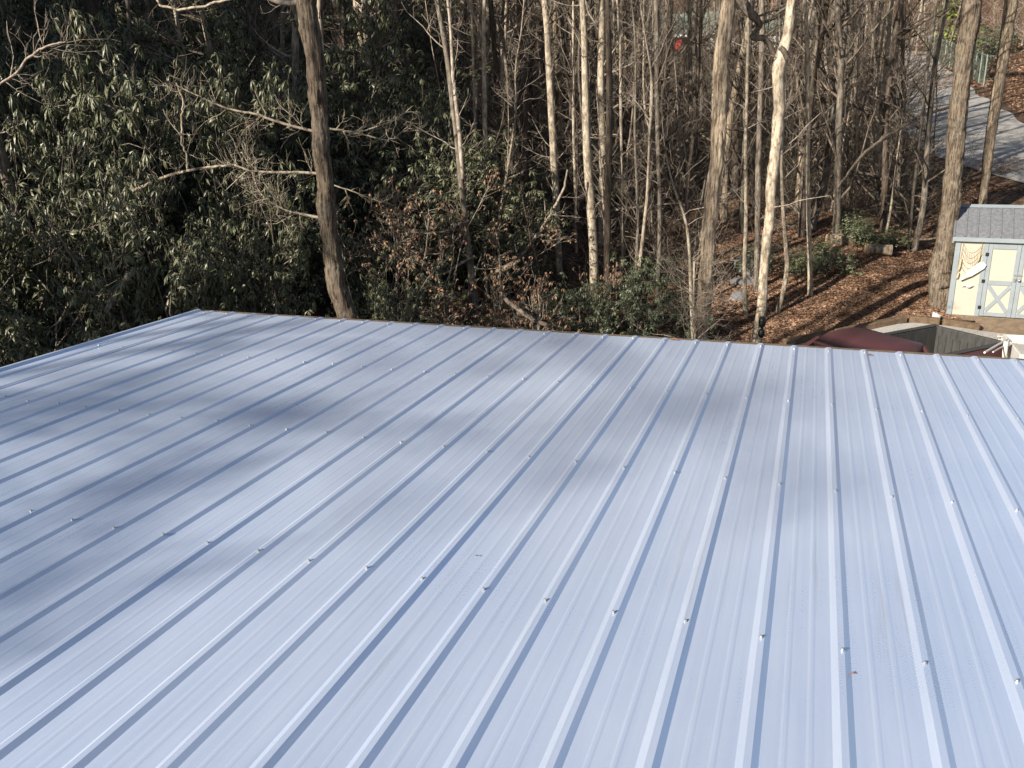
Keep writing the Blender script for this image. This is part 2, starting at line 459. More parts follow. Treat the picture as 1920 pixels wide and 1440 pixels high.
# hex-head screws with washers
sg = Geo()
th6 = np.arange(6) * PI / 3
def ringv(r, z, n): t = np.arange(n) * 2 * PI / n; return np.stack([r * np.cos(t), r * np.sin(t), np.full(n, z)], 1)
for r, z0, z1 in ((.0072, 0, .0022), (.0045, .0022, .0075)):
    V = np.concatenate([ringv(r, z0, 6), ringv(r * .92, z1, 6)])
    j = np.arange(6); k = (j + 1) % 6
    sg.add(V, np.stack([j, k, k + 6, j + 6], 1), [[6, 7, 8], [6, 8, 9], [6, 9, 10], [6, 10, 11]])
screw_me = sg.mesh('screw', False); screw_me.materials.append(ZINC)
roof_rot = Matrix((RU, RV, RN)).transposed().to_4x4()
for row, v in enumerate((-1.2, 0, 1.198, 2.41, 3.64)):
    for i in range(1, 34):
        p = roofp(i + rng.normal(0, .02), v + rng.normal(0, .008), .0119)
        par = next(o for a, b, o in panels if a <= i - .01 and i < b or (a == .3 and i < 2) or (i == a))
        s = obj('screw', screw_me, None, par)
        s.matrix_basis = Matrix.Translation(Vector(p) - carport.location) @ roof_rot @ Matrix.Rotation(rng.uniform(0, 1), 4, 'Z')
# purlins, fascia board at the eave, beam and posts
R4 = np.eye(4); R4[:3, 0] = RU; R4[:3, 1] = RV; R4[:3, 2] = RN; R4[:3, 3] = RO
u0, u1 = (.35 - 24) * W, (33 - 24) * W
for v in (-1.2, 0, 1.198, 2.41, 3.62):
    obj('purlin', Geo().box((u0 + .03, v - .045, -.061), (u1, v + .045, -.0235), .004, R4), LUMBER, carport)
obj('fascia_board', Geo().box((u0 - .02, V_EAVE + .006, -.20), (u1, V_EAVE + .075, -.024), .006, R4), LUMBER, carport)
obj('rake_board', Geo().box((u0 - .006, V_BACK, -.20), (u0 + .027, V_EAVE + .01, -.026), .004, R4), LUMBER, carport)
for v in (-1.6, 3.5):
    obj('beam', Geo().box((u0 + .1, v - .04, -.26), (u1, v + .04, -.0635), .005, R4), LUMBER, carport)
    for u in (u0 + .2, (u0 + u1) / 2, u1 - .2):
        p = RO + RU * u + RV * v - RN * .27
        obj('post', Geo().box((p[0] - .07, p[1] - .07, -.1), (p[0] + .07, p[1] + .07, p[2]), .008), LUMBER, carport)

# ------------------------------------------------------------------ branches
def unit(a): return a / (np.linalg.norm(a, axis=-1, keepdims=True) + 1e-9)
def grow(S, D, L, n, wob, up, r):
    b = len(S); P = np.zeros((b, n, 3)); P[:, 0] = S; d = unit(D)
    for k in range(1, n):
        d = unit(d + wob * r.normal(size=(b, 3)) + np.array([0, 0, up]))
        P[:, k] = P[:, k - 1] + d * (np.asarray(L) / (n - 1))[:, None]
    return P
def sprout(P, R, m, lo, hi, ang, r):
    """m side shoots on each branch: starts, directions, radii, place along the parent"""
    b, n, _ = P.shape
    t = r.uniform(lo, hi, (b, m)) * (n - 1)
    k = np.clip(t.astype(int), 0, n - 2); f = (t - k)[..., None]
    bi = np.arange(b)[:, None]
    S = P[bi, k] * (1 - f) + P[bi, k + 1] * f
    T = unit(P[bi, k + 1] - P[bi, k])
    q = unit(np.cross(T, unit(r.normal(size=T.shape))))
    a = np.radians(r.uniform(ang[0], ang[1], (b, m)))[..., None]
    rad = R[bi, k] * (1 - f[..., 0]) + R[bi, k + 1] * f[..., 0]
    return S.reshape(-1, 3), (T * np.cos(a) + q * np.sin(a)).reshape(-1, 3), rad.ravel(), (t / (n - 1)).ravel()
def taper(r0, n, end=.25):
    return np.asarray(r0)[:, None] * np.linspace(1, end, n)[None]

def twigs_on(g, P, R, r, m=6, length=.6, m2=3, lo=.1, hi=1.0, up=.08, rmin=.0032, sides=3, wob=.22):
    """side twigs, and twigs on those"""
    S, D, rr, t = sprout(P, R, m, lo, hi, (30, 80), r)
    L = length * r.uniform(.4, 1.3, len(S))
    r1 = np.clip(np.minimum(rr * .6, .012 * L + .002), rmin, None)
    P1 = grow(S, D, L, 6, wob, up, r); R1 = taper(r1, 6, .35)
    g.tubes(P1, R1, sides)
    if m2:
        S, D, rr, t = sprout(P1, R1, m2, .2, .95, (25, 70), r)
        P2 = grow(S, D, length * .45 * r.uniform(.4, 1.3, len(S)), 4, wob, up, r)
        g.tubes(P2, taper(np.clip(rr * .6, rmin * .8, None), 4, .5), 3)

def crown_geo(r, h=8.0, spread=2.6, limbs=16, r0=.06, stem=True):
    """bare crown: leader from z=0 to h, limbs, branches, twigs"""
    g = Geo()
    Pl = grow(np.zeros((1, 3)), np.array([[0, 0, 1.0]]), [h], 12, .07, .05, r); Rl = taper([r0], 12, .12)
    g.tubes(Pl, Rl, 6)
    S, D, rr, t = sprout(Pl, Rl, limbs, .02, .95, (35, 75), r)
    L = spread * (1.15 - .75 * t) * r.uniform(.6, 1.25, len(S))
    P1 = grow(S, D, L, 7, .14, .11, r); R1 = taper(np.clip(rr * .55, .008, None), 7, .2)
    g.tubes(P1, R1, 5)
    S, D, rr, t = sprout(P1, R1, 6, .2, .98, (25, 65), r)
    P2 = grow(S, D, spread * .38 * r.uniform(.5, 1.3, len(S)), 5, .18, .08, r); R2 = taper(np.clip(rr * .6, .005, None), 5, .35)
    g.tubes(P2, R2, 3)
    S, D, rr, t = sprout(P2, R2, 3, .2, .98, (25, 60), r)
    P3 = grow(S, D, spread * .17 * r.uniform(.5, 1.4, len(S)), 3, .2, .05, r)
    g.tubes(P3, taper(np.clip(rr * .7, .0035, None), 3, .5), 3)
    return g
crown_me = []
for k in range(6):
    me = crown_geo(np.random.default_rng(100 + k), 8, 2.4 + .25 * (k % 3)).mesh('crown', True)
    me.materials.append((B_TWIG, B_GREY, B_TWIG, B_PALE, B_TWIG, B_GREY)[k]); crown_me.append(me)

def trunk_geo(C, R, r, sides=12, ridge=0.0, step=.22):
    """trunk along the points C with radii R, uneven, with bark ridges"""
    seg = np.r_[0, np.cumsum(np.linalg.norm(np.diff(C, axis=0), axis=1))]
    n = max(8, int(seg[-1] / step))
    s = np.linspace(0, seg[-1], n)
    P = np.stack([np.interp(s, seg, C[:, k]) for k in range(3)], 1); Rr = np.interp(s, seg, R)
    w = max(3, int(.7 / step) | 1); ker = np.hanning(w + 2)[1:-1]; ker /= ker.sum()
    sm = lambda a: np.convolve(np.pad(a, w // 2, mode='reflect', reflect_type='odd'), ker, 'valid')
    P = np.stack([sm(P[:, k]) for k in range(3)], 1)
    wig = r.normal(0, 1, (n, 2)); wig = np.stack([np.convolve(np.pad(wig[:, k], 4, mode='edge'), np.ones(9) / 9, 'valid') for k in (0, 1)], 1)
    P[:, :2] += wig * Rr[:, None] * .35
    t = unit(np.gradient(P, axis=0))
    a = unit(np.cross(t, np.array([0, 1.0, 0]))); c = np.cross(t, a)
    th = np.arange(sides) * 2 * PI / sides
    low = r.normal(0, 1, (n, sides)); 
    def smooth2(x, kz, kt):
        x = np.apply_along_axis(lambda q: np.convolve(np.pad(q, kz, mode='edge'), np.ones(2 * kz + 1) / (2 * kz + 1), 'valid'), 0, x)
        if kt: x = sum(np.roll(x, d, 1) for d in range(-kt, kt + 1)) / (2 * kt + 1)
        return x / (x.std() + 1e-6)
    D = 1 + .05 * smooth2(low, 5, max(1, sides // 6))
    RR = Rr[:, None] * D
    if ridge > 0:
        RR = RR + ridge * smooth2(r.normal(0, 1, (n, sides)), max(1, int(.18 / step)), 0) + .4 * ridge * smooth2(r.normal(0, 1, (n, sides)), 1, 0)
    V = P[:, None] + RR[..., None] * (a[:, None] * np.cos(th)[None, :, None] + c[:, None] * np.sin(th)[None, :, None])
    i = np.arange(n - 1)[:, None] * sides; j = np.arange(sides)[None]; k = (j + 1) % sides
    return Geo().add(V, np.stack([i + j, i + k, i + k + sides, i + j + sides], -1).reshape(-1, 4)), P, Rr

def tree(name, label, pts, Y=None, height=15, barkm=B_PALE, group=None, sides=12, ridge=0.0, step=.22, base=None, twigs=10, twig_len=.8, crown=None, limbs=None, low=1.2, high=9, flare=1.35, limb_mat=None, twig_seed=0, cat='tree'):
    """a trunk through photo points (x, y, width in pixels) standing in the plane y = Y, grown on upwards to its height; limbs are further photo polylines"""
    r = np.random.default_rng(abs(hash((pts[0][0], pts[-1][1], twig_seed))) % 99991)
    if Y is None:
        b = ground_hit(pts[-1][0], pts[-1][1]); Y = b[1]
    C, R = [], []
    for x, y, w in pts[::-1]:
        p, m = at(x, y, Y); C.append(p); R.append(w / 2 * m)
    C = np.array(C); R = np.array(R)
    gz = float(ground(C[0, 0], C[0, 1]))
    if C[0, 2] > gz:
        d = (C[0] - C[1]); d = d / max(.2, abs(d[2])); d[2] = -1
        d[0] = np.clip(d[0], -.25, .25)
        q = C[0] + d * (C[0, 2] - gz)
        C = np.vstack([q + [d[0] * .2, 0, -.25], q, q * .7 + C[0] * .3, C]); R = np.r_[R[0] * flare * 1.15, R[0] * flare, R[0] * (1 + (flare - 1) * .35), R]
    else:
        C = np.vstack([C[0] + [0, 0, -.4], C]); R = np.r_[R[0] * flare, R]
    topd = unit(C[-1] - C[-2]); zt = C[-1, 2]; rt_ = R[-1]
    left = height - (zt - gz)
    if left > 1:
        k = 8
        for j in range(1, k + 1):
            f = j / k
            d = unit(topd * (1 - f) + np.array([0, 0, 1.0]) * (.25 + f))
            C = np.vstack([C, C[-1] + d * left / k * np.array([1, 1, 1])]); R = np.r_[R, rt_ * (1 - .82 * f)]
    base_pt = (C[1, 0], C[1, 1], gz)
    root = thing(name, label, cat, base_pt, group)
    gt, P, Rr = trunk_geo(C, R, r, sides, ridge, step)
    obj('trunk', gt, barkm, root, True)
    if left > 1:
        c = obj('crown', crown_me[r.integers(6)], None, root)
        k0 = int(len(P) * .62); c.location = Vector(P[k0]) - root.location
        s = max(.35, (P[-1, 2] - P[k0, 2] + 1.5) / 8); c.scale = (s, s, s); c.rotation_euler = (0, 0, r.uniform(0, 6))
    if twigs or limbs:
        if limbs:
            for lp in limbs:
                g = Geo()
                YY = lp[0]; pp = lp[1]; tw = lp[2] if len(lp) > 2 else (8, .5, 3)
                q = np.array([at(x, y, YY + (dz[0] if dz else 0))[0] for x, y, w, *dz in pp]); qr = np.array([w / 2 * at(x, y, YY)[1] for x, y, w, *dz in pp])
                s = np.linspace(0, len(pp) - 1, len(pp) * 5)
                q2 = np.stack([np.interp(s, np.arange(len(pp)), q[:, k]) for k in range(3)], 1); r2 = np.interp(s, np.arange(len(pp)), qr)
                for _ in range(5): q2[1:-1] = .25 * q2[:-2] + .5 * q2[1:-1] + .25 * q2[2:]
                q2[1:-1] += r.normal(0, .003, q2[1:-1].shape)
                g.tubes(q2, r2, 6)
                if tw: twigs_on(g, q2[None], r2[None], r, m=tw[0], length=tw[1], m2=tw[2], lo=.1, hi=1)
                obj('limb', g, limb_mat or (B_TWIG if barkm is not B_DARK else B_BROWN), root, True)
        if twigs:
            g = Geo()
            sel = (P[:, 2] > gz + low) & (P[:, 2] < gz + high)
            if sel.sum() > 4:
                PP = P[sel]; RR = Rr[sel]
                S, D, rr, t = sprout(PP[None], RR[None], int(twigs * 1.7), 0, 1, (45, 85), r)
                L = twig_len * r.uniform(.4, 1.4, len(S))
                P1 = grow(S, D, L, 7, .16, .06, r); R1 = taper(np.clip(np.minimum(rr * .4, .010 * L + .003), .003, None), 7, .3)
                g.tubes(P1, R1, 4)
                twigs_on(g, P1, R1, r, m=5, length=twig_len * .35, m2=2)
                tag(obj('twigs', g, B_TWIG if barkm is not B_DARK else B_BROWN, root, True), kind='stuff')
    return root

# ------------------------------------------------------------------ the trees one can tell apart
bare = 'bare trees around the carport'
tree('leaning_tree', 'thick brown trunk with rough bark just behind the roof, lit on its left side', 
     [(576, -6, 38), (590, 100, 35), (598, 200, 33), (606, 300, 31), (609, 360, 31), (614, 440, 32), (625, 500, 33), (640, 560, 34), (650, 597, 35)],
     Y=11.2, height=17, barkm=B_ROUGH, sides=40, ridge=.006, step=.05, twigs=0,
     limbs=[(11.2, [(572, 6, 14), (545, 6, 11), (520, 4, 9), (495, -6, 7)], (4, .4, 2))])
tree('beech_sapling', 'slim beech hidden behind the thick leaning trunk, its pale bare limbs spread both ways',
     [(596, -40, 9), (606, 200, 12), (612, 320, 14), (622, 450, 16), (648, 590, 18)], Y=11.9, height=10, barkm=B_PALE, twigs=0, limb_mat=B_PALE,
     limbs=[(11.9, [(604, 250, 6.4), (560, 240, 5.6), (500, 222, 5.2), (480, 213, 4.8), (430, 206, 4.0), (385, 186, 3.2), (340, 165, 2.4), (312, 150, 1.6)], (30, .5, 5)),
            (11.9, [(608, 240, 4.8), (640, 244, 4.0), (668, 250, 4.0), (690, 254, 3.2), (725, 265, 2.8), (745, 255, 2.4), (766, 236, 1.6)], (22, .45, 5)),
            (11.9, [(668, 250, 3.2), (700, 240, 2.8), (740, 226, 2.4), (775, 198, 1.6)], (13, .38, 4)),
            (11.9, [(612, 326, 6.4), (560, 323, 5.6), (500, 324, 5.2), (460, 318, 4.8), (440, 309, 4.8)], (24, .5, 5)),
            (11.9, [(440, 309, 4.8), (400, 312, 4.8), (350, 320, 5.6), (310, 331, 6.4), (280, 345, 7.2), (244, 361, 7.2)], (12, .35, 3)),
            (11.9, [(616, 412, 6.4), (575, 403, 5.6), (545, 397, 4.8), (520, 387, 4.0), (497, 372, 3.2), (478, 378, 1.6)], (24, .55, 5)),
            (11.9, [(497, 372, 2.8), (480, 350, 2.4), (470, 310, 1.9), (452, 285, 1.6)], (12, .35, 4)),
            (11.9, [(618, 345, 3.2), (660, 358, 2.4), (700, 375, 1.8), (740, 385, 1.3)], (16, .4, 4))])
tree('double_trunk_tree', 'slim tree with two close parallel trunks left of the pale straight pair',
     [(818, -6, 9), (832, 60, 9.5), (841, 120, 10), (850, 200, 10), (858, 270, 10.5), (864, 340, 11), (872, 410, 11), (880, 480, 13), (886, 540, 15), (895, 605, 16)],
     Y=17, height=13, barkm=B_GREY, twigs=14, twig_len=.9,
     limbs=[(16.9, [(868, 335, 8), (862, 250, 9), (855, 190, 8), (848, 130, 7), (846, 60, 6), (838, -10, 5)], (8, .6, 3)),
            (16.9, [(880, 413, 5), (860, 420, 4), (840, 434, 4), (800, 439, 3), (762, 434, 2), (730, 415, 1.5)], (26, .55, 5)),
            (16.9, [(890, 480, 5), (858, 497, 5), (832, 515, 4)], (4, .4, 2)),
            (16.9, [(838, 475, 2), (800, 478, 3), (775, 472, 4), (740, 456, 5), (700, 459, 5), (662, 463, 5), (640, 470, 5)], (24, .45, 5))])
tree('slim_tree', 'thinnest pale stem of the straight pair left of centre', [(884, -6, 4), (886, 60, 5), (888, 150, 5), (893, 300, 6), (898, 400, 6), (900, 440, 6)], Y=22.5, height=12, twigs=12)
tree('slim_tree', 'brightest pale slim trunk just left of the centre, forking high up',
     [(909, -6, 7), (907, 75, 8), (908, 150, 8), (910, 250, 8.5), (909, 350, 9), (906, 430, 9), (903, 497, 10)], height=13, twigs=14, flare=1.15,
     limbs=[(22.5, [(906, 75, 6), (895, 45, 5), (882, 15, 4), (874, -10, 4)], (4, .6, 2))])
tree('slim_tree', 'dim grey slim trunk right of the brightest pale trunk', [(920, -6, 9), (930, 130, 10), (937, 220, 10), (941, 300, 11), (945, 400, 11), (951, 470, 11)], Y=23, height=13, barkm=B_DARK, twigs=12)
tree('pale_tree', 'blotched pale trunk left of the straightest big pale trunk in the centre',
     [(1020, -6, 11), (1028, 100, 12), (1033, 200, 12.5), (1038, 300, 13), (1041, 345, 13), (1045, 440, 13), (1050, 530, 13), (1052, 548, 13)], Y=20.5, height=14, twigs=14, flare=1.1)
tree('slim_tree', 'thin upright sapling between the two blotched pale trunks in the centre', [(1075, -6, 4), (1075, 130, 5), (1075, 230, 5), (1078, 340, 5.5), (1080, 480, 6)], Y=22, height=10, twigs=14)
tree('pale_tree', 'tallest straight pale blotched trunk in the centre of the picture',
     [(1091, -6, 11), (1096, 100, 13), (1099, 200, 14), (1103, 300, 15), (1106, 360, 16), (1112, 450, 16), (1117, 550, 17), (1121, 606, 17)], Y=18.5, height=16, sides=16, twigs=10, flare=1.1)
tree('dark_tree', 'dark brown trunk directly right of the tallest pale trunk', [(1140, -6, 10), (1143, 100, 11), (1144, 200, 11.5), (1142, 300, 12.5), (1139, 400, 13), (1138, 500, 13), (1137, 610, 12)], Y=17.6, height=14, barkm=B_DARK, twigs=12)
tree('slim_tree', 'thin bright sapling just right of the dark brown trunk', [(1157, -6, 5), (1163, 80, 6), (1164, 200, 6), (1165, 350, 6), (1166, 440, 6)], Y=21, height=10, twigs=14)
tree('slim_tree', 'crooked thin stem beside the dark brown trunk', [(1150, -6, 3), (1152, 100, 4), (1150, 180, 4), (1155, 250, 4), (1152, 330, 4)], Y=25, height=9, twigs=10)
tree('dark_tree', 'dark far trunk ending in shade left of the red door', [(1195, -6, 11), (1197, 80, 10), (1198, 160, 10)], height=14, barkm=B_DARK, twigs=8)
tree('grey_tree', 'grey trunk below and left of the red door', [(1229, -6, 9), (1231, 100, 9), (1232, 200, 8.5), (1234, 300, 8), (1237, 360, 8), (1237, 450, 8.5), (1232, 560, 9)], Y=19, height=14, barkm=B_GREY, twigs=14)
tree('slim_tree', 'pale slim stem between the grey trunk and the red door', [(1250, -6, 6), (1247, 120, 6), (1244, 250, 7), (1243, 330, 7)], Y=30, height=13, twigs=12)
tree('slim_tree', 'left of two pale trunks right of the red door', [(1291, -6, 7), (1294, 130, 7), (1296, 250, 7.5), (1297, 350, 8)], Y=27, height=13, barkm=B_PALE, twigs=10)
tree('slim_tree', 'right of two pale trunks right of the red door', [(1302, -6, 9), (1303, 100, 8.5), (1303, 220, 9)], Y=32, height=14, barkm=B_GREY, twigs=10)
tree('furrowed_tree', 'thick straight trunk with furrowed tan bark right of centre',
     [(1365, -6, 26), (1355, 100, 28), (1349, 200, 27), (1343, 300, 26), (1336, 360, 26), (1331, 430, 26), (1325, 500, 26), (1320, 560, 26), (1315, 634, 27)],
     Y=14.2, height=18, barkm=B_TAN, sides=36, ridge=.005, step=.05, twigs=0, flare=1.2)
tree('dark_tree', 'dark trunk half hidden right behind the thick furrowed trunk', [(1385, -6, 17), (1386, 100, 16), (1380, 200, 16), (1378, 330, 15)], Y=27, height=15, barkm=B_DARK, twigs=8)
tree('slim_tree', 'thin pale trunk between the furrowed trunk and the knotted tree', [(1404, -6, 5), (1401, 150, 6), (1398, 300, 6.5), (1399, 400, 7), (1396, 500, 7.5), (1398, 592, 9)], height=12, twigs=10)
tree('grey_tree', 'grey trunk just left of the knotted pale tree', [(1428, -6, 10), (1427, 120, 10), (1424, 250, 10.5), (1422, 330, 11), (1420, 460, 10), (1416, 560, 11)], Y=19.5, height=15, barkm=B_GREY, twigs=8)
tree('knotted_tree', 'pale trunk with a swollen broken knot and snapped dark limbs at its top',
     [(1487, -6, 18), (1478, 60, 19), (1470, 96, 24), (1464, 115, 27), (1461, 150, 23), (1461, 200, 22), (1456, 260, 22), (1448, 330, 20), (1440, 420, 18), (1434, 500, 17), (1426, 590, 18), (1420, 642, 19)],
     Y=14.6, height=14, barkm=B_PALE, sides=24, ridge=.003, step=.07, twigs=6, limb_mat=B_GREY,
     limbs=[(14.8, [(1458, 118, 12), (1450, 98, 11), (1441, 80, 11), (1432, 70, 13), (1420, 72, 12), (1408, 70, 10)], None),
            (14.8, [(1408, 70, 9), (1420, 55, 10), (1427, 46, 12), (1414, 32, 16), (1400, 18, 20), (1386, -8, 22)], (3, .4, 2)),
            (14.4, [(1478, 112, 10), (1470, 96, 11), (1462, 88, 10)], None),
            (14.8, [(1427, 46, 5), (1450, 30, 4), (1476, 12, 4), (1500, -4, 3)], (4, .4, 2)),
            (14.8, [(1424, 30, 5), (1445, 22, 4.5), (1478, 6, 4)], (4, .4, 2))])
tree('slim_tree', 'slim pale trunk forking at the top, right of the knotted tree',
     [(1508, -6, 7), (1513, 50, 8), (1514, 150, 8), (1514, 250, 8), (1516, 350, 8), (1518, 450, 8.5), (1519, 520, 9), (1519, 556, 11)], height=13, twigs=10, flare=1.5,
     limbs=[(20.5, [(1513, 55, 6), (1518, 30, 5), (1526, -8, 5)], (4, .6, 2))])
tree('crooked_sapling', 'short crooked stem on the leaf covered slope beside the knotted tree',
     [(1466, 340, 6), (1469, 400, 7), (1474, 460, 8), (1478, 500, 9), (1470, 545, 9), (1457, 588, 9)], height=5.5, twigs=8, twig_len=.6, flare=1.2)
for k, (pp, Yd, bk, lb) in enumerate([
        ([(1600, -6, 10), (1590, 60, 10), (1586, 160, 10), (1580, 260, 9)], 40, B_PALE, 'pale far trunk leftmost of the close group left of the road'),
        ([(1612, -6, 10), (1606, 80, 10), (1602, 180, 10), (1600, 240, 10)], 36, B_TAN, 'tan far trunk second from left in the close group left of the road'),
        ([(1655, -6, 12), (1648, 60, 13), (1636, 150, 13), (1624, 260, 12), (1616, 330, 11)], 33, B_GREY, 'mossy leaning trunk in the close group left of the road'),
        ([(1673, -6, 9), (1664, 90, 10), (1654, 190, 11), (1645, 300, 11), (1640, 400, 10)], 26, B_PALE, 'slim pale leaning trunk in front of the close group left of the road'),
        ([(1688, -6, 11), (1682, 70, 12), (1676, 150, 13), (1670, 230, 12)], 40, B_DARK, 'dark trunk rightmost of the close group left of the road'),
        ([(1632, -6, 11), (1628, 100, 11), (1624, 200, 11)], 44, B_DARK, 'dark trunk in the middle of the close group left of the road')]):
    tree('roadside_tree', lb, pp, Y=Yd, height=16, barkm=bk, twigs=10, twig_len=1.2, group='trees in the close group left of the road')
tree('slim_tree', 'thin leaning dark sapling in front of the road bend', [(1757, -6, 5), (1748, 60, 6), (1740, 110, 6), (1727, 240, 5.5), (1712, 370, 5.5), (1706, 440, 6.5), (1702, 470, 7)], height=11, barkm=B_GREY, twigs=14, twig_len=.7)
tree('stout_tree', 'stout dark brown trunk standing left of the shed',
     [(1823, -6, 31), (1815, 60, 32), (1807, 120, 33), (1797, 200, 32), (1788, 300, 31), (1782, 390, 31), (1773, 450, 33), (1766, 520, 38), (1758, 572, 46)],
     height=19, barkm=B_ROUGH, sides=36, ridge=.008, step=.06, twigs=0, flare=1.25)
tree('split_tree', 'twin fused trunk with a dark seam rising behind the shed',
     [(1900, -6, 16), (1890, 60, 17), (1879, 140, 17), (1868, 210, 16), (1856, 280, 15), (1846, 350, 14)], Y=25.5, height=17, barkm=B_TAN, twigs=0, sides=20, step=.1, ridge=.006,
     limbs=[(25.6, [(1842, 350, 9), (1850, 270, 9), (1860, 200, 9), (1870, 130, 8), (1880, 60, 7), (1888, -10, 6)], None)], limb_mat=B_TAN)
tree('grey_tree', 'grey trunk at the left picture edge among the rhododendrons', [(-28, 180, 22), (-12, 240, 22), (2, 290, 22), (17, 345, 22), (33, 420, 21), (45, 485, 20)], Y=12.5, height=12, barkm=B_GREY, sides=18, twigs=3)
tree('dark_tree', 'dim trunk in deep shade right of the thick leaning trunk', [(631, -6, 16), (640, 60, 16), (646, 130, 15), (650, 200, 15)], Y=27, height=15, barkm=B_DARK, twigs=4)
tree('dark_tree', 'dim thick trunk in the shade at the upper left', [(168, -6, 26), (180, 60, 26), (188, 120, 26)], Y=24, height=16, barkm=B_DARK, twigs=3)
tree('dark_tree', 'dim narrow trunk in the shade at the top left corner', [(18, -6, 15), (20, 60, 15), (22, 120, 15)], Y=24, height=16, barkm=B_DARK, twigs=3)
tree('slim_tree', 'short pale stem in the shade left of the thick leaning trunk', [(506, -6, 6), (511, 30, 7), (515, 55, 7)], Y=30, height=13, barkm=B_GREY, twigs=4)
tree('slim_tree', 'grey stem above the rhododendrons at the upper left', [(240, -6, 8), (243, 40, 8), (246, 75, 8)], Y=22, height=12, barkm=B_GREY, twigs=3)
tree('thin_sapling', 'thin slanting sapling amid the low rhododendrons right of the dark trunk', [(1214, 340, 5), (1212, 380, 6), (1206, 430, 6), (1200, 490, 6.5), (1193, 552, 7)], Y=17.5, height=6.5, twigs=12, twig_len=.5, flare=1.1)
tree('thin_sapling', 'thin kinked sapling left of the thick furrowed trunk', [(1270, 372, 4), (1279, 390, 5), (1288, 420, 5.5), (1293, 470, 6), (1295, 540, 6), (1298, 620, 6)], Y=16, height=5.2, twigs=10, twig_len=.8, flare=1.1)
tree('thin_sapling', 'bare sapling with many rising twigs at the foot of the furrowed trunk', [(1302, 490, 3), (1301, 540, 4), (1300, 590, 4.5), (1299, 640, 5)], Y=13.4, height=2.9, twigs=34, twig_len=1.0, low=.3, flare=1.0)
tree('thin_sapling', 'slim pale stem forking in shadow below the mossy leaning trunk', [(1672, 380, 4), (1668, 410, 5), (1662, 440, 5), (1658, 450, 5)], height=4.5, twigs=12, twig_len=.8)

# poles and limbs lying or leaning in the woods
def pole(name, label, pts, barkm, cat, twig=(8, .5, 2), sides=8):
    r = np.random.default_rng(abs(int(pts[0][0])) + 3)
    q = np.array([at(x, y, Y)[0] for x, y, w, Y in pts]); R = np.array([w / 2 * at(x, y, Y)[1] for x, y, w, Y in pts])
    root = thing(name, label, cat, tuple(q[np.argmin(q[:, 2])]))
    s = np.linspace(0, len(pts) - 1, len(pts) * 5)
    q2 = np.stack([np.interp(s, np.arange(len(pts)), q[:, k]) for k in range(3)], 1); r2 = np.interp(s, np.arange(len(pts)), R)
    q2[1:-1] += r.normal(0, .006, q2[1:-1].shape)
    g = Geo().tubes(q2, r2, sides)
    obj('stem', g, barkm, root, True)
    if twig:
        g = Geo(); twigs_on(g, q2[None], r2[None], r, m=twig[0], length=twig[1], m2=twig[2], lo=.1)
        tag(obj('twigs', g, B_TWIG, root, True), kind='stuff')
    return root
pole('fallen_branch', 'long fallen branch leaning up to the right below the road', [(1572, 352, 5, 21), (1600, 312, 6, 21.5), (1625, 284, 7, 22), (1655, 262, 7, 22.5), (1690, 238, 7, 23), (1735, 214, 6, 24), (1785, 200, 5, 25)], B_TAN, 'branch')
pole('broken_stem', 'short broken stem catching the sun among the rhododendrons at lower left', [(197, 588, 8, 10.4), (208, 566, 11, 10.5), (226, 536, 12, 10.6), (252, 503, 11, 10.8)], B_PALE, 'branch', None, 12)
pole('leaning_sapling', 'pale stem leaning up to the right left of the blotched trunks', [(930, 512, 4, 18), (962, 493, 6, 18), (985, 470, 6.5, 18), (1008, 440, 6, 18), (1035, 398, 5.5, 18), (1058, 352, 4.5, 18), (1064, 318, 3, 18)], B_TWIG, 'branch', (12, .7, 3))
pole('fallen_branch', 'splintered tan branch among brown leaves left of centre', [(905, 528, 6, 17.2), (935, 508, 10, 17.2), (955, 498, 12, 17.1), (975, 488, 5, 17)], B_TAN, 'branch', (5, .5, 2))
pole('fallen_branch', 'brown fallen limb sloping down to the roof edge left of centre', [(945, 560, 8, 15.5), (975, 582, 9, 15), (1000, 600, 9, 14.6), (1030, 612, 8, 14.2)], B_BROWN, 'branch', (5, .4, 2))
pole('bare_limb', 'pinkish bare twiggy limb at the upper left picture edge', [(-20, 170, 4, 12), (32, 136, 5, 12), (60, 102, 5, 12), (88, 86, 4, 12), (124, 78, 3, 12)], B_TWIG, 'branch', (22, .6, 4))
pole('bare_limb', 'pale drooping limb along the top edge at the left', [(292, -10, 4, 14), (300, 10, 4.5, 14), (335, 19, 5, 14), (385, 11, 5, 14), (440, -4, 5, 14)], B_PALE, 'branch', (8, .4, 3))
pole('bare_limb', 'thin pale upright branch in the rhododendrons below the white limbs', [(352, 318, 4, 12.2), (350, 290, 3.5, 12.2), (340, 270, 4, 12.2), (341, 225, 4, 12.2), (344, 190, 3.5, 12.2), (330, 155, 3, 12.2)], B_PALE, 'branch', (10, .35, 3))
pole('bare_limb', 'slanting dim branch among the rhododendrons at the lower left', [(62, 376, 3, 10.5), (100, 425, 4, 10.5), (140, 490, 4.5, 10.5), (158, 540, 5, 10.5), (168, 580, 5, 10.5)], B_GREY, 'branch', (10, .4, 3))

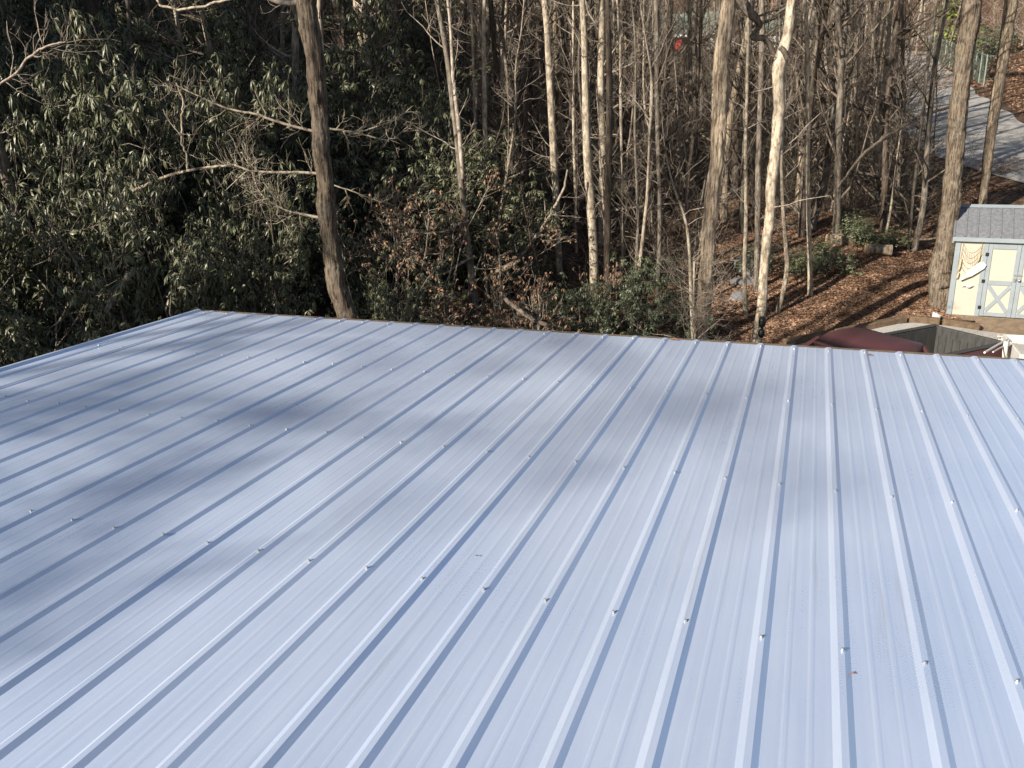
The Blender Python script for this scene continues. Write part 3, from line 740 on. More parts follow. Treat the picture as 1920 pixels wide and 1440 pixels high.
# ------------------------------------------------------------------ rhododendrons and other shrubs
def leaf_cloud(r, C, N_, nl, length, width, droop, g, fold=.25):
    """whorls of nl leaves at the points C with axes N_; each leaf is folded and drooping"""
    n = len(C)
    ph = r.uniform(0, 2 * PI, (n, 1)) + np.arange(nl)[None] * 2 * PI / nl + r.normal(0, .25, (n, nl))
    ref = unit(np.cross(N_, r.normal(size=(n, 3)))); oth = np.cross(N_, ref)
    rad = ref[:, None] * np.cos(ph)[..., None] + oth[:, None] * np.sin(ph)[..., None]
    a = np.radians(r.uniform(droop[0], droop[1], (n, nl)))[..., None]
    d = unit(rad * np.cos(a) - N_[:, None] * np.sin(a) + np.array([0, 0, -.25]) * r.uniform(.2, 1.2, (n, nl, 1)))
    s = unit(np.cross(d, N_[:, None] + .01)); up = np.cross(s, d)
    Ln = (length * r.uniform(.65, 1.25, (n, nl)))[..., None]; Wn = (width * r.uniform(.7, 1.2, (n, nl)))[..., None]
    o = C[:, None] + d * .012
    b = o
    m1 = o + d * Ln * .55 + up * Ln * .03
    l1 = o + d * Ln * .5 + s * Wn * .5 + up * Wn * fold
    r1 = o + d * Ln * .5 - s * Wn * .5 + up * Wn * fold
    t = o + d * Ln - up * Ln * .12
    V = np.stack([b, r1, m1, l1, t], 2).reshape(-1, 3)
    k = np.arange(n * nl)[:, None] * 5
    T = np.concatenate([k + np.array([[0, 1, 2]]), k + np.array([[0, 2, 3]]), k + np.array([[1, 4, 2]]), k + np.array([[2, 4, 3]])])
    g.add(V, None, T)

def shrub_protos(seed, n_whorl, nl, length, width, droop, leafm, stemm, rx=1.35, hz=3.0, lo=.25):
    """a shrub of several crooked stems whose outer shoots carry whorls; returns (stems, foliage) meshes"""
    r = np.random.default_rng(seed)
    gs = Geo()
    ns = 9
    th = np.sort(r.uniform(0, 2 * PI, ns))
    D = np.stack([np.cos(th) * .45, np.sin(th) * .45, np.ones(ns)], 1)
    P0 = grow(r.normal(0, .12, (ns, 3)) * [1, 1, 0], D, hz * r.uniform(.7, 1.0, ns), 9, .16, .03, r); R0 = taper(r.uniform(.02, .035, ns), 9, .3)
    gs.tubes(P0, R0, 6)
    S, D, rr, t = sprout(P0, R0, 7, lo, 1, (30, 70), r)
    P1 = grow(S, D, rx * .62 * r.uniform(.6, 1.2, len(S)), 6, .18, .05, r); R1 = taper(rr * .6, 6, .4)
    gs.tubes(P1, R1, 4)
    m = max(1, int(n_whorl / len(P1)))
    S, D, rr, t = sprout(P1, R1, m, .25, 1, (20, 75), r)
    L = .35 * r.uniform(.4, 1.3, len(S))
    P2 = grow(S, D, L, 4, .2, .12, r)
    gs.tubes(P2, taper(np.full(len(S), .0045), 4, .7), 3)
    tips = P2[:, -1]; ax = unit(unit(P2[:, -1] - P2[:, -2]) + np.array([0, 0, .7]))
    gf = Geo()
    leaf_cloud(r, tips, ax, nl, length, width, droop, gf)
    a = gs.mesh('stems', True); a.materials.append(stemm)
    b = gf.mesh('foliage', False); b.materials.append(leafm)
    return a, b
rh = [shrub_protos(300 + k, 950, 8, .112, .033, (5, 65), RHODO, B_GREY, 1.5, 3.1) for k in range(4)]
lau = [shrub_protos(320 + k, 380, 7, .12, .038, (0, 45), GREENER, B_GREY, 1.1, 2.0) for k in range(2)]
hol = [shrub_protos(330 + k, 500, 7, .06, .035, (0, 40), HOLLY, B_GREY, .9, 1.2) for k in range(2)]
dead = [shrub_protos(340 + k, 240, 4, .10, .055, (20, 80), BROWNLEAF, B_TWIG, 1.1, 2.2) for k in range(3)]

deadtall = [shrub_protos(350 + k, 200, 4, .095, .05, (20, 80), BROWNLEAF, B_TWIG, 1.0, 4.6, lo=.78) for k in range(2)]

def shrub(name, protos, k, x, y, s, sz, label, group=None, rz=0.0, z=None, cat='shrub'):
    a, b = protos[k % len(protos)]
    root = thing(name, label, cat, (x, y, float(ground(x, y)) - .05 if z is None else z), group)
    root.rotation_euler = (0, 0, rz); root.scale = (s, s, sz)
    obj('stems', a, None, root); obj('foliage', b, None, root)
    return root

near = [  # x, y, width scale, height scale, label
    (-4.3, 9.4, .78, .95, 'dark rhododendron touching the far left corner of the metal roof'),
    (-6.0, 8.9, .85, 1.0, 'rhododendron beside the left roof edge with the sunlit broken stem'),
    (-7.6, 8.4, .85, 1.05, 'low rhododendron at the left picture edge just above the roof'),
    (-5.2, 11.0, .95, 1.35, 'rhododendron below the white bare limbs left of the leaning trunk'),
    (-7.0, 10.9, 1.0, 1.45, 'rhododendron behind the sunlit broken stem'),
    (-8.9, 10.6, 1.0, 1.4, 'rhododendron in front of the grey trunk at the left edge'),
    (-3.6, 11.6, .7, .95, 'low rhododendron at the foot of the thick leaning trunk on its left'),
    (-6.2, 13.2, 1.05, 1.75, 'tall rhododendron with the brightest sunlit leaves at upper left'),
    (-8.2, 13.0, 1.1, 1.75, 'tall rhododendron right of the pinkish bare limb'),
    (-10.2, 12.6, 1.1, 1.7, 'tall rhododendron under the pinkish bare limb at the left edge'),
    (-4.2, 14.2, .95, 1.5, 'shaded rhododendron behind the white limbs'),
    (-2.0, 12.6, .55, .78, 'narrow leaved rhododendron right of the foot of the leaning trunk'),
    (-.9, 13.0, .5, .6, 'low shaded rhododendron between the leaning trunk and the brown leaves'),
    (-7.4, 15.6, 1.1, 1.9, 'tall shaded rhododendron at the top left behind the sunlit one'),
    (-9.8, 15.6, 1.15, 1.95, 'tall shaded rhododendron near the top left corner'),
    (-5.2, 16.8, 1.1, 1.7, 'shaded rhododendron above the white limbs'),
    (-2.6, 15.4, .8, 1.05, 'shaded rhododendron right of the leaning trunk at mid height'),
]
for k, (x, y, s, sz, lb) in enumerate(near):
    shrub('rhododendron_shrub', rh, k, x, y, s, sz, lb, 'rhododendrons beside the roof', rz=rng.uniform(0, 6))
nfar = 0
for y in (18.5, 21, 24, 28, 33, 39, 46, 54, 63):
    dx = 1.9 + .035 * y
    x = -.70 * y
    while x < 1.2 - .03 * (y - 18) * 1.0:
        px, py = x + rng.normal(0, .35), y + rng.normal(0, .6)
        s = rng.uniform(1.0, 1.4) * (1 + .006 * y) * (.75 if px > -2.5 else 1)
        zone = 'left of the thick leaning trunk' if px / py < -.235 else 'right of the thick leaning trunk'
        shrub('rhododendron_shrub', rh, nfar, px, py, s, s * rng.uniform(.85, 1.2), 'dark rhododendron on the shaded hillside ' + zone, 'rhododendrons on the shaded hillside ' + zone, rz=rng.uniform(0, 6))
        nfar += 1
        x += dx * rng.uniform(.85, 1.2)
for k, (x, y, s, sz, lb) in enumerate([
        (1.9, 16.6, .7, .75, 'small green rhododendron at the foot of the tallest pale trunk'),
        (2.7, 17.0, .7, .85, 'green rhododendron with drooping leaves right of the dark brown trunk'),
        (1.0, 16.9, .75, .6, 'dark green shrub left of the foot of the tallest pale trunk'),
        (3.6, 16.4, .6, .55, 'small bright green shrub left of the thin kinked sapling'),
        (2.4, 15.0, .75, .45, 'low dark shrub at the roof edge below the tallest pale trunk'),
        (3.6, 14.8, .7, .4, 'low dark shrub at the roof edge below the thin slanting sapling'),
        (6.1, 20.2, .45, .5, 'small green shrub left of the knotted tree'),
        (-.2, 16.4, .8, .5, 'low shrub under the splintered tan branch')]):
    shrub('laurel_shrub', lau, k, x, y, s, sz, lb, 'green shrubs below the pale trunks', rz=k * 1.1)
def on_ground(px, py): p = ground_hit(px, py); return p[0], p[1]
for k, (px, py, s, sz, lb) in enumerate([
        (1535, 512, .75, .62, 'pale variegated holly right of the slim pale trunk on the leaf slope'),
        (1500, 520, .55, .5, 'dark holly left of the slim pale trunk on the leaf slope'),
        (1618, 458, .6, .55, 'green holly behind the cut log on the slope'),
        (1668, 466, .65, .4, 'low pale ivy bush right of the cut log'),
        (1590, 455, .6, .6, 'dark holly between the two cut logs')]):
    x, y = on_ground(px, py)
    shrub('holly_shrub', hol, k, x, y, s, sz, lb, 'hollies on the leaf covered slope', rz=k * 1.7)
for k, (px, py, Y, s, sz, lb) in enumerate([
        (775, 320, 16.5, .45, .6, 'cluster of brown dead leaves high right of the leaning trunk'),
        (715, 415, 15.5, .5, .5, 'brown leaved twigs among pale bare branches right of the leaning trunk'),
        (945, 535, 16.3, .7, .6, 'brown leaved bush under the splintered branch'),
        (840, 545, 15.8, .75, .6, 'brown leaved bush left of the double trunk'),
        (760, 560, 14.6, .7, .5, 'brown leaved bush right of the narrow leaved rhododendron'),
        (1140, 520, 17.0, .4, .5, 'pinkish brown leaved sapling beside the dark brown trunk'),
        (990, 560, 15.4, .7, .45, 'brown leaved bush in front of the blotched pale trunk'),
        (870, 400, 17.4, .4, .55, 'brown leaved twigs around the double trunk'),
        (1870, 330, 30, .9, .5, 'tan leaved bush behind the shed roof')]):
    p, m = at(px, py, Y)
    hh = p[2] - float(ground(p[0], p[1])) + .35; tall = hh > 2.0
    shrub('brown_leaf_shrub', deadtall if tall else dead, k, p[0], p[1], .75 if tall else s, max(.3, hh / (4.6 if tall else 2.2)), lb, 'shrubs keeping their dead brown leaves', rz=k * 1.3)

# ------------------------------------------------------------------ shed
SH = thing('garden_shed', 'small cream shed with blue grey trim and metal roof at the right edge', 'shed', (0, 0, 0))
a_ = math.radians(27)
sx = np.array([math.cos(a_), -math.sin(a_), 0]); sy = np.array([math.sin(a_), math.cos(a_), 0])
c0, mpp = at(1776, 589, 18.0)
S4 = np.eye(4); S4[:3, 0] = sx * .935; S4[:3, 1] = sy * .935; S4[:3, 2] = (0, 0, .935); S4[:3, 3] = c0
SH.location = (c0[0], c0[1], float(ground(c0[0], c0[1])))
CREAM = simple('cream_siding', (.40, .37, .305), rough=.7, var=.06, scale=3)
TRIM = simple('blue_grey_trim', (.22, .25, .27), rough=.6, var=.1, scale=6)
SHEDROOF = simple('weathered_roof_metal', (.19, .195, .21), rough=.5, metal=.15, var=.3, scale=16, stretch=(1, 1, .5))
BLACK = simple('black_plastic', (.012, .012, .013), rough=.45, var=.2)
STEEL = simple('dull_steel', (.5, .5, .5), rough=.35, metal=.9, var=.1)
WHITE = simple('white_paint', (.55, .54, .50), rough=.6, var=.06)
ROPE = simple('rope_net', (.42, .34, .22), rough=.9, var=.25, scale=30)
def sb(name, lo, hi, mat, bev=.006, par=SH): return obj(name, Geo().box(lo, hi, bev, S4), mat, par)
WD, DP, HT = 2.62, 2.2, 1.82
sb('floor_beam', (0, 0, -.12), (WD, DP, 0), LUMBER)
for u in (.12, WD / 2, WD - .3):
    obj('skid_block', Geo().box((u, .05, -.50), (u + .18, .3, -.122), .01, S4), LUMBER, SH)
    obj('skid_block', Geo().box((u, DP - .3, -.50), (u + .18, DP - .05, -.122), .01, S4), LUMBER, SH)
d0, d1, dh = .66, 1.96, 1.70           # door opening
sb('wall', (.004, .02, .002), (d0, .07, HT), CREAM, .002)
sb('wall', (d1, .02, .002), (WD - .004, .07, HT), CREAM, .002)
sb('wall', (d0, .02, dh), (d1, .07, HT), CREAM, .002)
sb('wall', (.02, DP - .05, .002), (WD - .02, DP, HT), CREAM, .002)
for side, (u0_, u1_) in (('l', (.004, .05)), ('r', (WD - .05, WD - .004))):
    for k in range(11):                # lapped siding boards on the two ends
        z0 = .002 + k * HT / 11
        g = Geo(); uo = -.012 if side == 'l' else .012
        m4 = S4.copy()
        g.box((u0_ + (uo if side == 'l' else 0), .075, z0), (u1_ + (uo if side == 'r' else 0), DP - .055, z0 + HT / 11 - .004), .004, m4)
        obj('siding_board', g, CREAM, SH)
sb('corner_trim', (-.025, -.005, .0), (.09, .075, HT), TRIM)
sb('corner_trim', (WD - .09, -.005, .0), (WD + .025, .075, HT), TRIM)
sb('door_jamb', (d0 - .10, -.002, .0), (d0 - .004, .072, dh + .11), TRIM)
sb('door_jamb', (d1 + .004, -.002, .0), (d1 + .10, .072, dh + .11), TRIM)
sb('door_head', (d0 - .002, -.004, dh + .004), (d1 + .002, .073, dh + .10), TRIM)
sb('frieze_board', (.092, -.003, HT - .06), (WD - .092, .0745, HT - .0025), TRIM, .003)
dm = (d0 + d1) / 2
for s_, (x0, x1) in enumerate(((d0, dm - .003), (dm + .003, d1))):
    dr = obj('door', Geo().box((x0, .012, .02), (x1, .045, dh), .003, S4), CREAM, SH)
    w_ = x1 - x0
    for nm, lo, hi in (('door_stile', (x0, -.012, .02), (x0 + .085, .0115, dh)), ('door_stile', (x1 - .085, -.012, .02), (x1, .0115, dh)),
                       ('door_rail', (x0 + .087, -.012, dh - .11), (x1 - .087, .0113, dh - .002)), ('door_rail', (x0 + .087, -.012, .022), (x1 - .087, .0113, .11)),
                       ('door_rail', (x0 + .087, -.012, .76), (x1 - .087, .0113, .86))):
        o = obj(nm, Geo().box(lo, hi, .003, S4), TRIM, dr, off=SH.location)
    ctr = np.array([(x0 + x1) / 2, 0, .435])
    for sg_ in (-1, 1):                 # crossed braces in the lower panel
        ln = math.hypot(w_ - .17, .65); an = math.atan2(.65, w_ - .17) * sg_
        m4 = np.eye(4); m4[:3, 0] = (math.cos(an), 0, math.sin(an)); m4[:3, 2] = (-math.sin(an), 0, math.cos(an)); m4[:3, 3] = ctr
        obj('door_brace', Geo().box((-ln / 2 + .035, -.009 + .002 * sg_, -.04), (ln / 2 - .035, .0108, .04), .002, S4 @ m4), TRIM, dr, off=SH.location)
    xh = x0 - .012 if s_ == 0 else x1 + .012
    for z in (.22, .84, 1.46):
        obj('hinge', Geo().box((xh - .035, -.022, z - .04), (xh + .035, -.0125, z + .04), .003, S4), BLACK, dr, off=SH.location)
hk = Geo()
m4 = S4 @ np.array([[1, 0, 0, dm + .045], [0, 1, 0, -.04], [0, 0, 1, .9], [0, 0, 0, 1.0]])
hk.tubes((np.array([[0, .03, 0], [0, 0, 0], [0, -.02, 0], [0, -.03, 0]]) @ m4[:3, :3].T + m4[:3, 3]), [.03, .014, .032, .012], 10)
obj('door_knob', hk, STEEL, SH, True)
obj('latch', Geo().box((dm - .07, -.03, .99), (dm + .09, -.0125, 1.03), .004, S4), STEEL, SH)
obj('padlock', Geo().box((dm - .06, -.045, .86), (dm - .02, -.0125, .94), .006, S4), STEEL, SH)
# roof: two slopes of ribbed sheets, ridge cap, fascia
RH, OV = .62, .10
for side in (0, 1):
    y_e, y_r = (-OV, DP / 2) if side == 0 else (DP + OV, DP / 2)
    z_e, z_r = HT + .035, HT + RH
    nsh = 12
    for k in range(nsh):
        u0_ = -.10 + k * (WD + .2) / nsh; wsh = (WD + .2) / nsh
        pr = [(0, .0), (.012, .018), (.034, .018), (.046, 0), (wsh * .5, .0), (wsh - .0015, 0)]
        V = []
        for (yy, zz) in ((y_e, z_e), (y_r, z_r)):
            for (u, h) in pr: V.append((u0_ + u, yy, zz + h))
        for (yy, zz) in ((y_e, z_e), (y_r, z_r)):
            for (u, h) in pr: V.append((u0_ + u, yy, zz + h - .006))
        V = np.array(V) @ S4[:3, :3].T + S4[:3, 3]
        n = 6; Q = [[j, j + 1, j + 1 + n, j + n] for j in range(n - 1)] + [[2 * n + j + n, 2 * n + j + 1 + n, 2 * n + j + 1, 2 * n + j] for j in range(n - 1)] + [[j + 1, j, 2 * n + j, 2 * n + j + 1] for j in range(n - 1)]
        Q += [[0, n, 3 * n, 2 * n], [n - 1, 2 * n - 1 + 2 * n, 2 * n + n - 1, n - 1][:3] + [2 * n - 1]]
        obj('roof_sheet', Geo().add(V, Q[:-1]), SHEDROOF, SH)
ZC = HT + RH
V = np.array([(-.11, DP / 2 - .10, ZC - .03), (-.11, DP / 2, ZC + .035), (-.11, DP / 2 + .10, ZC - .03), (WD + .11, DP / 2 - .10, ZC - .03), (WD + .11, DP / 2, ZC + .035), (WD + .11, DP / 2 + .10, ZC - .03)])
obj('ridge_cap', Geo().add(V @ S4[:3, :3].T + S4[:3, 3], [[0, 3, 4, 1], [1, 4, 5, 2]], [[0, 1, 2], [3, 5, 4]]), TRIM, SH)
sb('eave_board', (-.095, -OV + .005, HT - .075), (WD + .095, -OV + .03, HT + .03), TRIM)
sb('soffit_board', (-.09, -OV + .0325, HT - .004), (WD + .09, -.006, HT + .012), TRIM, .002)
for u in (-.10, WD + .075):             # rake boards
    for (ya, yb) in ((-OV, DP / 2), (DP / 2, DP + OV)):
        za, zb = (HT - .02, HT + RH - .02) if yb == DP / 2 else (HT + RH - .02, HT - .02)
        V = np.array([(u + du, yy, zz + dz) for du in (0, .025) for (yy, zz) in ((ya, za), (yb, zb)) for dz in (-.09, .035)])
        obj('rake_board', Geo().add(V @ S4[:3, :3].T + S4[:3, 3], [[0, 1, 3, 2], [4, 6, 7, 5], [0, 4, 5, 1], [2, 3, 7, 6], [1, 5, 7, 3], [0, 2, 6, 4]]), TRIM, SH)
for u in (.03, WD - .06):               # gable triangles
    V = np.array([(u + du, yy, zz) for du in (0, .03) for (yy, zz) in ((.02, HT), (DP - .02, HT), (DP / 2, HT + RH - .06))])
    obj('gable', Geo().add(V @ S4[:3, :3].T + S4[:3, 3], [[0, 3, 4, 1], [1, 4, 5, 2], [2, 5, 3, 0]], [[0, 1, 2], [3, 5, 4]]), CREAM, SH)
# ornaments hung on the left wall of the front
def shp(u, y, z): return S4[:3, :3] @ np.array([u, y, z]) + S4[:3, 3]
net = thing('fishing_net', 'rope fishing net with floats draped on the cream wall left of the shed door', 'net', tuple(shp(.2, 0, .8)))
gn = Geo()
for k in range(5):
    t = np.linspace(0, 1, 9)
    gn.tubes(np.array([shp(.12 + .42 * q, -.006 - .004 * k, 1.72 - .06 * k - (.30 + .04 * k) * 4 * q * (1 - q) * .8 - .22 * (1 - q) * k / 4) for q in t]), np.full(9, .004), 4)
for k in range(7):
    q = .12 + k * .12
    gn.tubes(np.array([shp(.12 + .42 * q + .02 * j, -.012, 1.70 - .25 * 4 * q * (1 - q) - .09 * j) for j in range(4)]), np.full(4, .0028), 3)
gn.tubes(np.array([shp(.13 - .01 * j, -.02, 1.72 - .17 * j) for j in range(5)]), np.full(5, .005), 4)
gn.tubes(np.array([shp(.52 - .012 * j, -.02, 1.74 - .12 * j) for j in range(5)]), np.full(5, .006), 4)
obj('mesh', gn, ROPE, net, True)
for (u, z, ln) in ((.135, 1.35, .3), (.50, 1.50, .22), (.12, 1.02, .16)):
    zz = np.linspace(0, ln, 6)
    obj('float', Geo().tubes(np.array([shp(u - .02 * q / ln, -.03, z - q) for q in zz]), [.008, .022, .024, .024, .022, .008], 8), ROPE, net, True)
sign = thing('paddle_sign', 'white paddle shaped board hung aslant over the fishing net', 'sign', tuple(shp(.32, 0, .7)))
an = math.radians(42)
m4 = np.eye(4); m4[:3, 0] = (math.cos(an), 0, math.sin(an)); m4[:3, 2] = (-math.sin(an), 0, math.cos(an)); m4[:3, 3] = (.18, -.05, .86)
ol = [(-.02, -.02), (.14, -.028), (.22, -.075), (.52, -.09), (.60, -.05), (.60, .05), (.52, .09), (.22, .075), (.14, .028), (-.02, .02)]
V = np.array([(x, yy, z) for yy in (0, -.022) for x, z in ol]); n = 10
Q = [[j, (j + 1) % n, (j + 1) % n + n, j + n] for j in range(n)]
T = [[n, n + j, n + j + 1] for j in range(1, n - 1)] + [[0, j + 1, j] for j in range(1, n - 1)]
mm = S4 @ m4
obj('board', Geo().add(V @ mm[:3, :3].T + mm[:3, 3], Q, T), WHITE, sign)
pl = Geo()                               # faded lettering strokes, too worn to read
for (x, z, w2, h2) in ((.33, .030, .07, .012), (.42, .032, .05, .012), (.50, .03, .03, .014), (.36, -.012, .05, .010), (.45, -.014, .08, .010), (.40, -.045, .10, .008)):
    pl.box((x - w2 / 2, -.0245, z - h2 / 2), (x + w2 / 2, -.0222, z + h2 / 2), 0, mm)
obj('faded_lettering', pl, simple('faded_ink', (.32, .31, .28), rough=.8), sign)
fish = thing('fish_ornament', 'small pale fish shaped ornament below the paddle sign on the shed', 'ornament', tuple(shp(.3, 0, .6)))
t = np.linspace(0, 1, 9)
obj('body', Geo().tubes(np.array([shp(.26 + .2 * q, -.03, .71 + .01 * math.sin(q * 9)) for q in t]), [.03, .008, .018, .03, .036, .034, .028, .018, .006], 8), WHITE, fish, True)
obj('tail', Geo().add([shp(.26, -.03, .71), shp(.21, -.03, .76), shp(.23, -.034, .71), shp(.21, -.03, .66)], None, [[0, 1, 2], [0, 2, 3], [0, 2, 1], [0, 3, 2]][:2]), WHITE, fish)
# ramp of worn plywood and things in front of the shed
ramp = thing('shed_ramp', 'worn brown plywood ramp in front of the shed doors', 'ramp', tuple(shp(1.3, -.6, -.5)))
V = np.array([(u, yy, zz - dz) for dz in (0, .03) for (yy, zz) in ((-.01, -.02), (-1.25, -.46)) for u in (.60, 2.1)])
PLY = simple('worn_plywood', (.17, .125, .085), rough=.9, var=.35, scale=6, stretch=(1, 1, 1), bump=.2)
obj('deck_sheet', Geo().add(V @ S4[:3, :3].T + S4[:3, 3], [[0, 1, 3, 2][::-1], [4, 5, 7, 6], [0, 1, 5, 4], [2, 6, 7, 3], [0, 4, 6, 2], [1, 3, 7, 5]]), PLY, ramp)
for u in (.68, 1.3, 1.96):
    obj('bearer', Geo().box((u, -.5, -.52), (u + .06, -.05, -.27), .004, S4), LUMBER, ramp)
PEEL = simple('peeling_white_paint', (.48, .42, .38), rough=.9, var=.5, scale=22, stretch=(1, 1, 3), bump=.3)
bench = thing('weathered_bench', 'low weathered plank bench with peeling paint standing on the ramp', 'bench', tuple(shp(1.4, -1.0, -.4)))
obj('plank', Geo().box((1.02, -1.12, -.20), (2.4, -.86, -.165), .01, S4), PEEL, bench)
obj('plank', Geo().box((1.04, -1.145, -.33), (2.38, -1.122, -.22), .01, S4), PEEL, bench)
for u in (1.1, 2.2): obj('leg', Geo().box((u, -1.10, -.43), (u + .05, -.9, -.202), .006, S4), PEEL, bench)
pail = thing('white_pail', 'small dented white pail on leaves left of the shed', 'pail', tuple(ground_hit(1753, 603)))
b = np.array(pail.location)
obj('bucket', Geo().tubes(b + np.array([[0, 0, 0], [.01, 0, .08], [.03, 0, .16], [.035, 0, .17]]), [.07, .085, .1, .105], 12), WHITE, pail, True)
# landscape timbers round the gravel
def timber(label, p, q, w=.16, h=.17):
    p = np.array(p, float); q = np.array(q, float); p[2] = float(ground(*p[:2])); q[2] = float(ground(*q[:2]))
    d = q - p; L = np.linalg.norm(d); d /= L; s = unit(np.cross([0, 0, 1], d)); u = np.cross(d, s)
    m4 = np.eye(4); m4[:3, 0] = d; m4[:3, 1] = s; m4[:3, 2] = u; m4[:3, 3] = p
    o = obj('landscape_timber', Geo().box((0, -w / 2, -.06), (L, w / 2, h), .025, m4), TIMBER)
    return tag(o, label, 'timber', 'landscape timbers edging the gravel')
hA, hB, hC, hD, hE = LOT
timber('landscape timber slanting beside the leaf slope left of the maroon truck roof', hA, hB)
timber('landscape timber behind the maroon truck roof', hB * 1 + [.05, .02, 0], hC)
timber('landscape timber left of the shed blocks', hC + [.06, -.02, 0], hD)
timber('landscape timber in front of the shed blocks', hD + [.06, 0, 0], hE)

# ------------------------------------------------------------------ pickup truck
PAINT = simple('maroon_paint', (.075, .028, .030), rough=.45, var=.15, scale=2, spec=.5)
LINER = simple('bed_liner', (.05, .049, .046), rough=.8, var=.4, scale=20, stretch=(1, 1, .2))
GLASS = simple('dark_glass', (.015, .017, .02), rough=.08, var=.1, spec=.7)
RUBBER = simple('tyre_rubber', (.02, .02, .02), rough=.9, var=.2)
def at_height(px, py, z): d = ray(px, py); return CAM + d * ((z - CAM[2]) / d[2])
rim_z = .84
far_c, near_c = at_height(1750, 609, rim_z), at_height(1858, 640, rim_z)      # the two rear corners of the bed rim
tw = near_c - far_c; TW = 1.50; tx = unit(np.array([-.91, -.42, 0])); near_c = far_c + TW * np.array([-tx[1], tx[0], 0])   # tx forward
gz = float(ground(far_c[0], far_c[1]))
ctr_rear = (far_c + near_c) / 2
TR = thing('pickup_truck', 'maroon pickup truck with an open grey lined bed parked beyond the roof edge', 'truck', (ctr_rear[0] + tx[0] * 2.4, ctr_rear[1] + tx[1] * 2.4, gz + .06))
T4 = np.eye(4); T4[:3, 0] = tx; T4[:3, 1] = np.cross([0, 0, 1], tx); T4[:3, 3] = (ctr_rear[0], ctr_rear[1], gz + .06)
rz_ = rim_z - gz - .06; hw = TW / 2
k_ = rz_ / 1.28
def tb(name, lo, hi, mat, bev=.02, par=TR, off=None): return obj(name, Geo().box(lo, hi, bev, T4), mat, par, off=TR.location)
bed = 1.78
tb('bed_floor', (.02, -hw + .05, .62 * k_), (bed, hw - .05, .68 * k_), LINER, .005)
tb('tailgate', (-.05, -hw + .04, .70 * k_), (.035, hw - .04, rz_), LINER, .02)
for s_ in (-1, 1):
    y0, y1 = (hw - .10, hw + .03) if s_ > 0 else (-hw - .03, -hw + .10)
    sd = tb('bed_side', (-.05, y0, .55 * k_), (bed, y1, rz_ - .012), PAINT, .03)
    tb('bed_liner_wall', ((.037), (y0 - .012 if s_ > 0 else y1 + .001), .69 * k_), (bed - .062, (y0 - .001 if s_ > 0 else y1 + .012), rz_ - .012), LINER, .003)
    tb('bed_rail', (-.045, y0 + .008, rz_ - .010), (bed, y1 - .008, rz_ + .012), LINER, .008)
tb('bed_bulkhead', (bed - .06, -hw + .10, .70 * k_), (bed - .005, hw - .10, rz_), LINER, .01)
for k in range(9):
    y = -hw + .16 + k * (2 * hw - .32) / 8
    tb('liner_rib', (.037, y - .025, .72 * k_), (.052, y + .025, rz_ - .16), LINER, .004)
# cab: lofted sections from bed to windscreen
def loft(name, secs, mat, smooth=True):
    G_ = Geo(); V = []; n = None
    for x, hwid, z0, z1, cr in secs:
        ring = []
        for sy_, sz_ in ((-1, -1), (1, -1), (1, 1), (-1, 1)):
            for a in range(5):
                base = {(-1, -1): PI, (1, -1): 1.5 * PI, (1, 1): 0, (-1, 1): .5 * PI}[(sy_, sz_)]
                th = base + a * PI / 8
                c2 = min(cr, hwid * .9, (z1 - z0) * .45)
                ring.append((x, sy_ * (hwid - c2) + c2 * math.cos(th), (z0 + c2 if sz_ < 0 else z1 - c2) + c2 * math.sin(th)))
        n = len(ring); V += ring
    m_ = len(secs); i = np.arange(m_ - 1)[:, None] * n; j = np.arange(n)[None]
    Q = np.stack([i + j, i + (j + 1) % n, i + n + (j + 1) % n, i + n + j], -1).reshape(-1, 4)
    T = [[0, j, j + 1] for j in range(1, n - 1)] + [[(m_ - 1) * n, (m_ - 1) * n + j + 1, (m_ - 1) * n + j] for j in range(1, n - 1)]
    V = np.array(V) @ T4[:3, :3].T + T4[:3, 3]
    return obj(name, G_.add(V, Q, T), mat, TR, smooth)
rf = rz_ + .25
loft('cab_body', [(bed + .02, hw, .5 * k_, 1.22 * k_, .06), (bed + .06, hw + .02, .45 * k_, 1.26 * k_, .08), (bed + 1.7, hw + .02, .45 * k_, 1.24 * k_, .08), (bed + 2.0, hw + .01, .45 * k_, 1.18 * k_, .08)], PAINT)
loft('cab_glass', [(bed + .08, hw - .06, 1.2 * k_, 1.25 * k_, .02), (bed + .16, hw - .14, 1.22 * k_, rf - .06, .08), (bed + 1.15, hw - .14, 1.22 * k_, rf - .06, .1), (bed + 1.75, hw - .06, 1.2 * k_, 1.26 * k_, .02)], GLASS)
loft('cab_roof', [(bed + .10, hw - .17, rf - .16, rf - .07, .04), (bed + .17, hw - .10, rf - .22, rf - .02, .09), (bed + .45, hw - .08, rf - .22, rf + .035, .10), (bed + .8, hw - .08, rf - .22, rf + .04, .10), (bed + 1.1, hw - .10, rf - .22, rf + .005, .09), (bed + 1.32, hw - .14, rf - .2, rf - .07, .05)], PAINT)
for s_ in (-1, 1):
    y = s_ * (hw - .12)
    for (xa, za, xb, zb) in ((bed + .08, 1.22 * k_, bed + .19, rf - .06), (bed + 1.72, 1.22 * k_, bed + 1.2, rf - .06), (bed + .95, 1.22 * k_, bed + .93, rf - .06)):
        P = np.array([(xa, s_ * (hw - .03), za), (xb, y, zb)]) @ T4[:3, :3].T + T4[:3, 3]
        obj('roof_pillar', Geo().tubes(P, [.045, .04], 6), PAINT, TR)
    tb('side_mirror', (bed + 1.5, s_ * (hw + .14) - .09, 1.22 * k_), (bed + 1.6, s_ * (hw + .14) + .09, 1.38 * k_), BLACK, .02)
